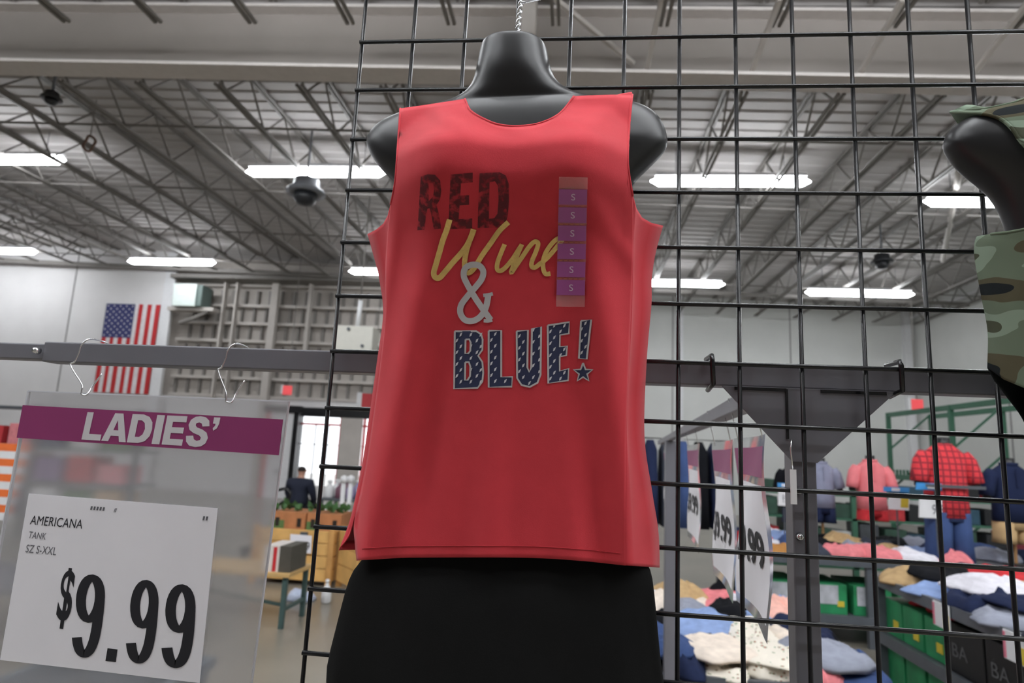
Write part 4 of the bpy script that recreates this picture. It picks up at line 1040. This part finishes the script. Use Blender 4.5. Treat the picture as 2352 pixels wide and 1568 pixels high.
for k, px in enumerate((790, 806)):
    p = at(px, 1105, 8.6); t = thing('guard_post', (p.x, 8.6, 0), 'white guard post %s, just left of the red top hem' % ('on the left of two', 'on the right of two')[k], 'post')
    MB().tube([(p.x, 8.6, 0), (p.x, 8.6, p.z)], 0.035, 10).build('post_tube', M_WHITE, t, smooth=True)
    MB().lathe((p.x, 8.6, p.z), [(.05, -.02), (.06, 0.02), (.05, .07), (.01, .09)], 12).build('post_cap', M_WHITE, t, smooth=True)
    MB().lathe((p.x, 8.6, 0), [(.10, 0), (.10, .015), (.04, .02)], 12).build('foot', M_GREYD, t)
cart = at(650, 1140, 8.2)
ct = thing('cart_handle', (cart.x - .2, 8.3, 0), 'black looped cart handle at the edge of the LADIES pouch', 'cart')
MB().tube(smoothline([(cart.x - .12, 8.3, cart.z - .16), (cart.x - .06, 8.3, cart.z - .10), (cart.x + .04, 8.3, cart.z - .04), (cart.x + .05, 8.3, cart.z + .05), (cart.x - .02, 8.3, cart.z + .10), (cart.x - .12, 8.3, cart.z + .08)], 6), 0.022, 8).build('handle', M_BLACK, ct, smooth=True)
MB().tube([(cart.x - .12, 8.3, cart.z - .16), (cart.x - .12, 8.3, .1)], .02, 8).build('stem', M_BLACK, ct)
MB().box(cart.x - .5, cart.x + .1, 8.1, 8.6, .08, .14).build('base', M_BLACK, ct)
for dx, dy in ((-.45, 8.15), (.05, 8.15), (-.45, 8.55), (.05, 8.55)): MB().tube([(cart.x + dx, dy - .02, .04), (cart.x + dx, dy + .02, .04)], .04, 10).build('wheel', M_CAMD, ct)

# ------------------------------------------------------------------ person on a stool near the entrance, seen from behind
M_SKIN = mat('skin', (188, 140, 118), 0.55); M_COAT = mat('navy_coat', (26, 32, 52), 0.8, var=0.1); M_TROU = mat('dark_trousers', (34, 36, 44), 0.85); M_HAIR = mat('dark_hair', (44, 34, 30), 0.7)
def skinned(name, verts, edges, mt, parent, root=0, sub=2):
    me = bpy.data.meshes.new(name); o0 = parent.location
    me.from_pydata([tuple(Vector(v[:3])) for v in verts], edges, []); me.materials.append(mt)
    ob = bpy.data.objects.new(name, me); COL.objects.link(ob); ob.parent = parent
    s = ob.modifiers.new('skin', 'SKIN')
    for i, v in enumerate(verts):
        r_ = v[3] if isinstance(v[3], tuple) else (v[3], v[3]); me.skin_vertices[0].data[i].radius = r_; me.skin_vertices[0].data[i].use_root = (i == root)
    s.use_smooth_shade = True
    q = ob.modifiers.new('sub', 'SUBSURF'); q.levels = 1; q.render_levels = sub
    return ob
pl = Vector((-4.70, 11.0, 0.0))
pe = thing('person', pl, 'person in a dark navy coat sitting with back to us near the entrance', 'person')
# faces away (+Y); seat height 0.42
bv = [(0,0,.46,.13),(0,.01,.60,.12),(0,.0,.76,.125),(0,0,.89,.09),(0,.01,.96,.06),(0,.02,1.0,.052),(0,.03,1.05,.075),(0,.03,1.13,.078),(0,.03,1.17,.05),
      (-.17,0,.87,.05),(-.23,.04,.70,.05),(-.22,.16,.56,.045),(-.17,.30,.55,.034),(-.15,.36,.55,.025),
      (.17,0,.87,.05),(.23,.04,.70,.05),(.22,.16,.56,.045),(.17,.30,.55,.034),(.15,.36,.55,.025),
      (-.10,.08,.47,.09),(-.13,.44,.47,.07),(-.13,.46,.10,.045),(-.13,.50,.045,.035),(-.13,.60,.03,.028),
      (.10,.08,.47,.09),(.13,.44,.47,.07),(.13,.46,.10,.045),(.13,.50,.045,.035),(.13,.60,.03,.028)]
be = [(0,1),(1,2),(2,3),(3,4),(4,5),(5,6),(6,7),(7,8),(3,9),(9,10),(10,11),(11,12),(12,13),(3,14),(14,15),(15,16),(16,17),(17,18),(0,19),(19,20),(20,21),(21,22),(22,23),(0,24),(24,25),(25,26),(26,27),(27,28)]
skinned('body', bv, be, M_SKIN, pe)
cvv = [(0,0,.43,.19),(0,.0,.60,.175),(0,.0,.76,.185),(0,0,.885,.165),(0,.01,.955,.085),(-.18,0,.865,.105),(-.24,.04,.69,.07),(-.23,.16,.56,.056),(-.18,.28,.55,.046),(.18,0,.865,.105),(.24,.04,.69,.07),(.23,.16,.56,.056),(.18,.28,.55,.046)]
skinned('coat', cvv, [(0,1),(1,2),(2,3),(3,4),(3,5),(5,6),(6,7),(7,8),(3,9),(9,10),(10,11),(11,12)], M_COAT, pe)
skinned('trousers', [(0,.02,.45,.155),(-.10,.10,.47,.105),(-.13,.44,.47,.085),(-.13,.46,.14,.06),(.10,.10,.47,.105),(.13,.44,.47,.085),(.13,.46,.14,.06)], [(0,1),(1,2),(2,3),(0,4),(4,5),(5,6)], M_TROU, pe)
skinned('hair', [(0,.0,1.06,.07),(0,.015,1.12,.083),(0,.03,1.175,.06)], [(0,1),(1,2)], M_HAIR, pe)
for sx in (-1, 1):
    for k in range(5):    # fingers resting on the knee
        bx_ = sx * (.15 - .02 + .012 * k) if k else sx * .115
        skinned('finger', [(bx_, .36, .55, .010), (bx_ + sx*.002, .40, .548, .009), (bx_ + sx*.003, .425 + .006*math.sin(k), .538, .008)], [(0,1),(1,2)], M_SKIN, pe, 0, 1)
    MB().lathe(pl + Vector((sx*.08, .04, 1.095)), [(.004,-.02),(.014,-.01),(.014,.012),(.004,.02)], 8).build('ear', M_SKIN, pe, smooth=True)
stl = thing('stool', pl + Vector((0, .02, 0)), 'round stool under the person near the entrance', 'stool')
MB().lathe(pl + Vector((0, .02, .27)), [(.17,0),(.18,.01),(.18,.03),(.15,.045)], 18).build('seat', M_BLACK, stl, smooth=True)
for a_ in range(4):
    MB().tube([pl + Vector((.12*math.cos(a_*1.571+.78), .02 + .12*math.sin(a_*1.571+.78), .27)), pl + Vector((.19*math.cos(a_*1.571+.78), .02 + .19*math.sin(a_*1.571+.78), 0))], .014, 8).build('leg', M_GREYD, stl)

# ------------------------------------------------------------------ clothing tables on the right
random.seed(21)
GC = {'cream': (232, 218, 204), 'white': (226, 224, 232), 'navy': (34, 42, 70), 'black': (18, 19, 24), 'pink': (226, 132, 138), 'light blue': (140, 162, 206), 'grey': (148, 152, 166),
      'tan': (190, 160, 118), 'dark grey': (62, 66, 78), 'red': (196, 54, 60), 'denim': (62, 80, 122), 'mint': (172, 214, 200), 'camel': (176, 124, 70), 'peach': (240, 186, 172)}
def cloth(nm):
    return mat('cloth_' + nm.replace(' ', '_'), GC[nm], 0.9, var=0.12, scale=7, spec=0.15, bump=0.1, bscale=60)
M_FLOR = bpy.data.materials.new('floral_cloth'); M_FLOR.use_nodes = True
nt = M_FLOR.node_tree; b = nt.nodes['Principled BSDF']; b.inputs['Roughness'].default_value = 0.9
tc = nt.nodes.new('ShaderNodeTexCoord'); vz = nt.nodes.new('ShaderNodeTexVoronoi'); vz.inputs['Scale'].default_value = 9
rp = nt.nodes.new('ShaderNodeValToRGB'); rp.color_ramp.interpolation = 'CONSTANT'; el = rp.color_ramp.elements
el[0].color = lin((206, 70, 80)) + (1,); el[0].position = 0; e_ = el.new(0.16); e_.color = lin((126, 158, 120)) + (1,); e_ = el.new(0.27); e_.color = lin((234, 226, 212)) + (1,); el[-1].color = lin((238, 230, 218)) + (1,)
nt.links.new(tc.outputs['Object'], vz.inputs['Vector']); nt.links.new(vz.outputs['Distance'], rp.inputs['Fac']); nt.links.new(rp.outputs['Color'], b.inputs['Base Color'])
def table(name, x0, x1, y0, y1, zt, label, shelf=None, legx=None):
    t = thing(name, ((x0+x1)/2, (y0+y1)/2, 0), label, 'table')
    MB().box(x0, x1, y0, y1, zt - 0.012, zt).build('tabletop', mat('dark_table_deck', (52, 54, 60), 0.6), t)
    for a_, b_ in (((x0,y0),(x1,y0)), ((x1,y0),(x1,y1)), ((x1,y1),(x0,y1)), ((x0,y1),(x0,y0))):
        MB().bar((a_[0], a_[1], zt - .02), (b_[0], b_[1], zt - .02), .03, .075).build('edge_rail', M_GREYD, t)
    xs_ = legx or [x0 + .02, (x0+x1)/2, x1 - .02]
    for x in xs_:
        for y in (y0 + .03, y1 - .03): MB().box(x-.028, x+.028, y-.028, y+.028, 0, zt - .05).build('leg', M_GREYD, t)
    if shelf:
        MB().box(x0, x1, y0 + .02, y1 - .02, shelf - .03, shelf).build('lower_shelf', M_GREYD, t)
        MB().bar((x0, y0, shelf - .03), (x1, y0, shelf - .03), .03, .08).build('shelf_rail', M_GREYD, t)
        MB().bar((x0, y0, shelf - .03), (x0, y1, shelf - .03), .03, .08).build('shelf_rail', M_GREYD, t)
    return t
def heap(rows, x0, x1, y0, y1, z, where, hmax=.16, seed=0, grow=0.0):
    ny = len(rows); sd = seed
    for j, row in enumerate(rows):
        y = y0 + (y1 - y0) * (j + .5) / ny; n = len(row); w = (x1 - x0) / n
        for i, cn in enumerate(row):
            if cn is None: continue
            sd += 1; x = x0 + w * (i + .5)
            mt2 = M_FLOR if cn == 'floral' else cloth(cn)
            rown = {1: ('only',), 2: ('front', 'back'), 3: ('front', 'middle', 'back'), 4: ('front', 'second', 'third', 'back'), 5: ('front', 'second', 'third', 'fourth', 'back'), 6: ('front', 'second', 'third', 'fourth', 'fifth', 'back')}[ny][j]
            lump('folded_garment', (x, y, z), w * random.uniform(1.05, 1.45), (y1-y0)/ny * random.uniform(1.0, 1.3), (hmax + grow*j) * random.uniform(.6, 1.15), mt2, sd,
                 '%s crumpled garment, %s from left in the %s row on the %s' % (cn, ORD[i], rown, where), 'garment', 'garments on the ' + where, rot=random.uniform(-.6, .6))
# near table below the rear arm
table('clothing_table', 0.62, 2.05, 2.98, 4.85, .48, 'low clothing table heaped with garments right of the black skirt')
heap([['black', 'navy', 'floral', 'floral', 'pink', 'denim'], ['grey', 'floral', 'black', 'floral', 'cream', 'denim'], ['dark grey', 'black', 'black', 'light blue', 'black'], ['cream', 'grey', 'cream', 'white', 'peach'], ['cream', 'cream', 'white', 'black', 'light blue']],
     0.62, 2.05, 2.98, 4.85, .48, 'near table', .15, 0, .022)
heap([['denim', 'cream', 'floral', 'grey'], ['black', 'light blue', 'floral', 'navy'], ['cream', 'grey', 'black', 'peach'], ['white', 'tan', 'pink', 'light blue']], 0.7, 1.95, 3.02, 4.75, .56, 'near upper layer', .13, 4, .02)
# middle table with the mannequins
table('clothing_table', 2.1, 5.2, 5.75, 7.5, .78, 'long clothing table carrying the mannequins at right', .27, [2.2, 3.12, 4.2, 5.1])
heap([['camel', 'dark grey', 'pink', 'pink', 'white', 'pink', None, None, None], ['white', 'denim', 'black', 'grey', 'tan', 'light blue', None, 'grey', 'navy'], ['red', 'light blue', 'black', 'tan', 'dark grey', None, 'navy', None, 'black'], ['navy', 'white', None, 'black', None, 'black', 'grey', 'red', 'denim']],
     2.15, 5.1, 5.80, 7.4, .78, 'mannequin table', .15, 3)
# right near table, running towards us
table('clothing_table', 2.72, 4.3, 2.2, 4.75, .80, 'clothing table at lower right with black boxes beneath', .40, [2.75, 4.27])
heap([['mint', 'light blue', 'white', 'navy'], ['dark grey', 'grey', 'navy', 'white'], ['grey', 'navy', 'black', 'cream'], ['navy', 'cream', 'white', 'navy'], ['light blue', 'cream', 'white', 'denim'], ['tan', 'dark grey', 'red', 'white']], 2.74, 4.25, 2.3, 4.7, .80, 'lower right table', .17, 6)
heap([['grey', 'dark grey', 'white'], ['navy', 'cream', 'black'], ['white', 'tan', 'light blue'], ['black', 'red', 'grey']], 2.85, 4.1, 2.6, 4.6, .89, 'right upper layer', .12, 2)
for nm, (y, z) in (('nearer', (3.05, .765)), ('farther', (3.75, .765))):
    t = thing('price_tag', (2.68, y, z - .09), 'white and yellow price tag on the lower right table edge, %s one' % nm, 'tag', 'table edge price tags')
    MB().box(2.69, 2.698, y - .09, y + .09, z - .10, z + .05).build('tag_card', M_WHITE, t)
    MB().box(2.687, 2.69, y - .085, y - .03, z - .095, z - .01).build('yellow_panel', mat('tag_yellow', (206, 182, 60), 0.6), t)
    MB().box(2.687, 2.69, y + .07, y + .088, z - .095, z + .04).build('pink_strip', mat('tag_pink', (214, 120, 140), 0.6), t)
# boxes on the lower shelves
M_GBOX = mat('green_carton', (38, 134, 84), 0.55, var=0.25, scale=6); M_BBOX = mat('black_carton', (16, 16, 18), 0.5); M_YEL = mat('yellow_print', (214, 190, 60), 0.6); M_GPIC = mat('grey_photo_print', (176, 178, 184), 0.6, var=0.3, scale=9)
for k in range(7):
    x = 2.2 + k * .40; t = thing('green_carton', (x + .18, 6.0, .27), 'green printed carton under the mannequin table, %s from left' % ORD[k], 'box', 'green cartons under the mannequin table')
    MB().box(x, x + .34, 5.84, 6.4, .27, .54).build('carton', M_GBOX, t, bevel=.005)
    MB().box(x + .03, x + .26, 5.834, 5.84, .36, .53).build('printed_picture', M_GPIC, t)
    MB().box(x + .25, x + .31, 5.832, 5.838, .34, .39).build('yellow_mark', M_YEL, t)
for k, y in enumerate((3.87, 4.17, 4.46)):
    t = thing('green_carton', (2.95, y + .12, .40), 'green printed carton under the lower right table, %s from front' % ORD[k], 'box', 'green cartons under the lower right table')
    MB().box(2.78, 3.2, y, y + .27, .40, .66).build('carton', M_GBOX, t, bevel=.005)
    MB().box(2.774, 2.78, y + .05, y + .12, .46, .52).build('yellow_mark', M_YEL, t)
    o = MB().box(2.78, 3.2, y, y + .26, .02, .34).build('green_carton', M_GBOX, off=(2.95, y + .1, .02), bevel=.005); tag(o, 'plain green carton on the floor under the lower right table, %s from front' % ORD[k], 'box', 'green cartons on the floor')
for k in range(4):
    y = 2.28 + k * .39; t = thing('black_carton', (2.95, y + .17, .40), 'black carton with faint white letters under the lower right table, %s from front' % ORD[k], 'box', 'black cartons under the lower right table')
    MB().box(2.76, 3.3, y, y + .37, .40, .70).build('carton', M_BBOX, t, bevel=.004)
    text_quad('BA', [(2.757, y + .32, .58), (2.757, y + .16, .58), (2.757, y + .16, .50), (2.757, y + .32, .50)], 'carton_lettering', mat('faint_white_print', (92, 92, 94), 0.6), t)
    o = MB().box(2.76, 3.3, y, y + .37, .012, .35).build('black_carton', M_BBOX, off=(3, y + .18, .012), bevel=.004); tag(o, 'plain black carton on the floor below the lower right table, %s from front' % ORD[k], 'box', 'black cartons on the floor')
for k in range(3):
    lump('red_garment', (2.98, 3.70 + k*.06, .66 + .0*k) if False else (3.0, 4.0 + k*.22, .66), .3, .2, .09, cloth('red'), k + 2, 'dark red folded garment on the green cartons, %s from front' % ORD[k], 'garment', 'red garments on the cartons')

# ------------------------------------------------------------------ dressed table mannequins
M_PLAID = bpy.data.materials.new('red_plaid_cloth'); M_PLAID.use_nodes = True
nt = M_PLAID.node_tree; b = nt.nodes['Principled BSDF']; b.inputs['Roughness'].default_value = 0.9
tc = nt.nodes.new('ShaderNodeTexCoord'); w1_ = nt.nodes.new('ShaderNodeTexWave'); w2_ = nt.nodes.new('ShaderNodeTexWave'); w1_.bands_direction = 'X'; w2_.bands_direction = 'Z'
for w_ in (w1_, w2_): w_.inputs['Scale'].default_value = 5.2; nt.links.new(tc.outputs['Object'], w_.inputs['Vector'])
mm = nt.nodes.new('ShaderNodeMath'); mm.operation = 'MULTIPLY'; r1_ = nt.nodes.new('ShaderNodeMath'); r1_.operation = 'MAXIMUM'
def stripe_ramp(src):
    r_ = nt.nodes.new('ShaderNodeValToRGB'); r_.color_ramp.elements[0].position = .80; r_.color_ramp.elements[1].position = .92; r_.color_ramp.elements[0].color = (0,0,0,1); r_.color_ramp.elements[1].color = (.75,.75,.75,1); nt.links.new(src.outputs['Fac'], r_.inputs['Fac']); return r_
ra, rb = stripe_ramp(w1_), stripe_ramp(w2_); nt.links.new(ra.outputs[0], r1_.inputs[0]); nt.links.new(rb.outputs[0], r1_.inputs[1])
mx_ = nt.nodes.new('ShaderNodeMix'); mx_.data_type = 'RGBA'; mx_.inputs['A'].default_value = lin((222, 62, 70)) + (1,); mx_.inputs['B'].default_value = lin((96, 28, 44)) + (1,)
nt.links.new(r1_.outputs[0], mx_.inputs['Factor']); nt.links.new(mx_.outputs['Result'], b.inputs['Base Color'])
def figure(x, y, zb, H, W_, label, topmat, botmat, short, kind, rot=0.0, band=False):
    """table-top mannequin: H from zb to neck top"""
    t = thing('table_mannequin', (0, 0, 0), label, 'mannequin'); t.location = (x, y, zb); t.rotation_euler = (0, 0, rot)
    o = Vector((x, y, zb)); s = H
    def P(a, b_, c_): return o + Vector((a * s, b_ * s, c_ * s))
    def ring(hw, dp, z, n=24, cx_=0, p=2.4):
        return [P(cx_ + hw*math.copysign(abs(math.cos(2*math.pi*j/n))**(2/p), math.cos(2*math.pi*j/n)), dp*math.copysign(abs(math.sin(2*math.pi*j/n))**(2/p), math.sin(2*math.pi*j/n)), z) for j in range(n)]
    k = W_ / s
    MB().loft([ring(.05, .05, .84), ring(.05, .05, .95), ring(.047, .047, 1.0)]).build('neck', M_FORM, t, smooth=True)
    MB().loft([ring(.10, .08, .40), ring(.14, .09, .6), ring(.13, .08, .85)]).build('torso', M_FORM, t, smooth=True)
    lo = .40 if kind != 'plaid' else .36
    sh = MB().loft([ring(k*.37, .125, lo), ring(k*.36, .12, .55), ring(k*.35, .12, .70), ring(k*.37, .11, .80), ring(k*.40, .09, .86), ring(k*.26, .075, .905), ring(.075, .062, .935), ring(.062, .056, .95)]).build('shirt', topmat, t, smooth=True)
    for sg in (-1, 1):
        pts = [P(sg*k*.33, 0, .86), P(sg*k*.42, -.01, .80), P(sg*k*.485, -.02, .70), P(sg*k*.515, -.025, .635)]
        MB().tube(pts, [.062*s, .07*s, .068*s, .066*s], 14).build('sleeve', topmat, t, smooth=True)
        MB().tube([P(sg*k*.49, -.02, .69), P(sg*k*.52, -.028, .60)], [.04*s, .036*s], 12).build('arm_stub', M_FORM, t, smooth=True)
        zl = short
        MB().loft([ring(k*.19, .115, zl, 20, sg*k*.20), ring(k*.185, .115, (zl+.3)/2, 20, sg*k*.185), ring(k*.19, .115, .40, 20, sg*k*.165)]).build('trouser_leg', botmat, t, smooth=True)
    MB().loft([ring(k*.36, .118, .33), ring(k*.35, .115, .45)]).build('hip', botmat, t, smooth=True)
    MB().tube([P(0, 0, .4), P(0, 0, 0.01)], .016, 8).build('stand_rod', mat('stand_wood', (170, 128, 84), 0.6), t)
    MB().lathe(o, [(.10, 0), (.10, .012), (.03, .02)], 16).build('stand_base', M_FORM, t)
    if kind == 'polo':
        MB().loft([ring(.072, .066, .92), ring(.078, .072, .955), ring(.066, .06, .958)]).build('collar', topmat, t, smooth=True)
        MB().box(x - .012, x + .012, y - .125*s, y - .115*s, zb + .72*s, zb + .9*s).build('placket', topmat, t)
    if band:
        MB().box(x - .56*W_, x + .5*W_, y - .16*s, y - .145*s, zb + .595*s, zb + .62*s).build('waist_band_bar', M_GREYD, t)
    return t
figure(3.955, 5.98, .78, 1.19, .52, 'mannequin in a red plaid short sleeved shirt and blue jeans', M_PLAID, cloth('denim'), 0.02, 'plaid', 0.06, True)
figure(3.70, 7.0, .78, 1.0, .42, 'mannequin in a pink polo shirt over red shorts', mat('cloth_coral_pink', (232, 128, 134), 0.9, var=0.06), cloth('red'), .28, 'polo')
figure(3.25, 7.25, .78, .95, .38, 'mannequin in a grey shirt and dark shorts behind the grey post', mat('cloth_blue_grey', (138, 142, 164), 0.9), cloth('navy'), .22, 'polo')
figure(4.62, 6.1, .78, 1.02, .46, 'mannequin in a dark blue shirt at the right edge', cloth('navy'), cloth('tan'), .2, 'polo')
figure(2.92, 7.2, .78, .90, .36, 'mannequin in a black shirt just left of the grey post', cloth('black'), cloth('navy'), .22, 'polo')

# blue headed price holders
def holder(px4, card4, Y, label, yel):
    c_ = at(px4[0][0], px4[0][1], Y); t = thing('sign_holder', (c_.x, Y, .78), label, 'sign')
    Q = pq(px4, Y); R_ = pq(card4, Y)
    bl = mat('blue_header_card', (64, 144, 208), 0.5)
    for nm, q, m_ in (('header_card', Q, bl), ('price_card', R_, M_WHITE)):
        o = MB().add(q + [v + Vector((0, .01, 0)) for v in q], [(0,1,2,3),(7,6,5,4),(0,4,5,1),(1,5,6,2),(2,6,7,3),(3,7,4,0)]).build(nm, m_, t)
        if nm == 'price_card':
            w_ = q[1] - q[0]; h_ = q[3] - q[0]
            if yel: MB().add([q[0] + w_*a_ + h_*b_ + Vector((0, -.003, 0)) for a_, b_ in ((.58,.05),(.95,.05),(.95,.8),(.58,.8))], [(0,1,2,3)]).build('yellow_panel', mat('tag_yellow', (206, 182, 60), 0.6), o, fix=False)
            else: text_quad('9.99', [q[0] + w_*a_ + h_*b_ + Vector((0, -.003, 0)) for a_, b_ in ((.4,.3),(.95,.3),(.95,.8),(.4,.8))], 'price_lettering', M_PRG, o)
        else:
            w_ = q[1] - q[0]; h_ = q[3] - q[0]
            MB().add([q[0] + w_*a_ + h_*b_ + Vector((0, -.003, 0)) for a_, b_ in ((.3,.2),(.62,.2),(.62,.8),(.3,.8))], [(0,1,2,3)]).build('header_panel', M_WHITE, o, fix=False)
    m_ = (Q[0] + Q[1]) / 2
    MB().tube([(m_.x, Y + .02, .79), (m_.x, Y + .02, m_.z - .02)], .008, 8).build('stand_rod', M_GREYD, t)
    MB().box(m_.x - .08, m_.x + .08, Y - .03, Y + .07, .78, .79).build('stand_foot', M_GREYD, t)
holder([(2105,1108),(2192,1112),(2191,1128),(2104,1124)], [(2112,1143),(2185,1147),(2184,1192),(2111,1188)], 5.85, 'sign holder with bright blue header left of the plaid mannequin', False)
holder([(2030,1117),(2089,1120),(2088,1131),(2030,1128)], [(2042,1139),(2089,1142),(2088,1172),(2041,1169)], 6.5, 'smaller blue headed sign holder with yellow price panel by the pink polo', True)
holder([(1786,1108),(1816,1110),(1815,1120),(1786,1118)], [(1788,1124),(1812,1126),(1811,1162),(1787,1160)], 6.6, 'blue headed sign holder half hidden by the left side of the grey post', False)

# ------------------------------------------------------------------ green racking and stocked shelves
rk = thing('pallet_rack', (8.6, 13.4, 0), 'tall dark green pallet racking in the far right corner', 'rack')
for y in (8.0, 10.7, 13.4, 16.1):
    for x in (8.1, 9.1): MB().box(x-.045, x+.045, y-.04, y+.04, 0, 3.0).build('upright', M_DGREEN, rk)
    for k in range(3): MB().bar((8.1, y, .2 + k*.95), (9.1, y, 1.1 + k*.95), .04).build('brace', M_DGREEN, rk)
for a_, b_ in ((8.0, 10.7), (10.7, 13.4), (13.4, 16.1)):
    for z in (1.45, 2.95):
        for x in (8.1, 9.1): MB().box(x-.03, x+.03, a_+.04, b_-.04, z-.06, z+.05).build('beam', M_DGREEN, rk)
    MB().box(8.13, 9.07, a_+.06, b_-.06, 1.48, 1.5).build('wire_deck', M_DGREEN, rk)
for k in range(12):
    MB().box(8.12 + (k % 12) * .08, 8.16 + (k % 12)*.08, 16.03, 16.07, 1.5, 1.62).build('deck_hook', M_DGREEN, rk)
ms = thing('merchandise_shelf', (5.6, 9.0, 0), 'dark green shelving with packed goods behind the mannequins', 'shelf')
for x in (2.9, 4.2, 5.5, 6.8, 7.9): MB().box(x-.035, x+.035, 8.7, 8.76, 0, 1.42).build('upright', M_DGREEN, ms)
for z in (.30, .62, .94, 1.26): MB().box(2.9, 7.9, 8.7, 9.3, z-.03, z).build('shelf_board', M_DGREEN, ms)
mcols = [('dark green', (44, 74, 60)), ('maroon', (110, 30, 44)), ('black', (24, 26, 30)), ('white', (196, 198, 196)), ('teal', (40, 74, 92)), ('red', (176, 44, 50)), ('dark grey', (66, 70, 74))]
random.seed(9)
for zi, z in enumerate((.30, .62, .94, 1.26)):
    for k in range(15):
        cn, rgb = mcols[random.choice((0, 0, 1, 2, 2, 3, 4, 5, 6, 0))]; x = 2.98 + k * .325; hh = random.uniform(.14, .26) if zi < 3 else random.uniform(.10, .2)
        o = MB().box(x, x + random.uniform(.2, .29), 8.74, 9.2, z, z + hh).build('boxed_goods', mat('goods_' + cn.replace(' ', '_'), rgb, 0.6, var=0.25, scale=9), off=(x + .12, 8.95, z), bevel=.006)
        tag(o, '%s pack on the %s shelf behind the mannequins, %s from left' % (cn, ('lowest', 'lower middle', 'upper middle', 'top')[zi], ORD[k]), 'box', 'packs on the green shelving')
# hanging dark clothes rail seen between red top and rear arm
hr = thing('clothes_rail', (1.3, 6.3, 0), 'far rail with dark clothes right of the red top side', 'clothes rail')
MB().tube([(1.05, 6.3, 0), (1.05, 6.3, 1.85), (2.0, 6.3, 1.85), (2.0, 6.3, 0)], .018, 8).build('rail_frame', M_BLACK, hr)
for k in range(5):
    x = 1.15 + k * .17
    MB().loft([[Vector((x + s_*cx_, 6.3 + d_*cy_, z)) for cx_, cy_ in ((-.05,-1),(.05,-1),(.06,1),(-.06,1))] for s_, d_, z in ((.6, .04, 1.83), (1, .2, 1.72), (1.1, .22, 1.3), (1.2, .24, .95))]).build('hanging_garment', cloth(('navy', 'dark grey', 'denim', 'black', 'navy')[k]), hr, smooth=True)
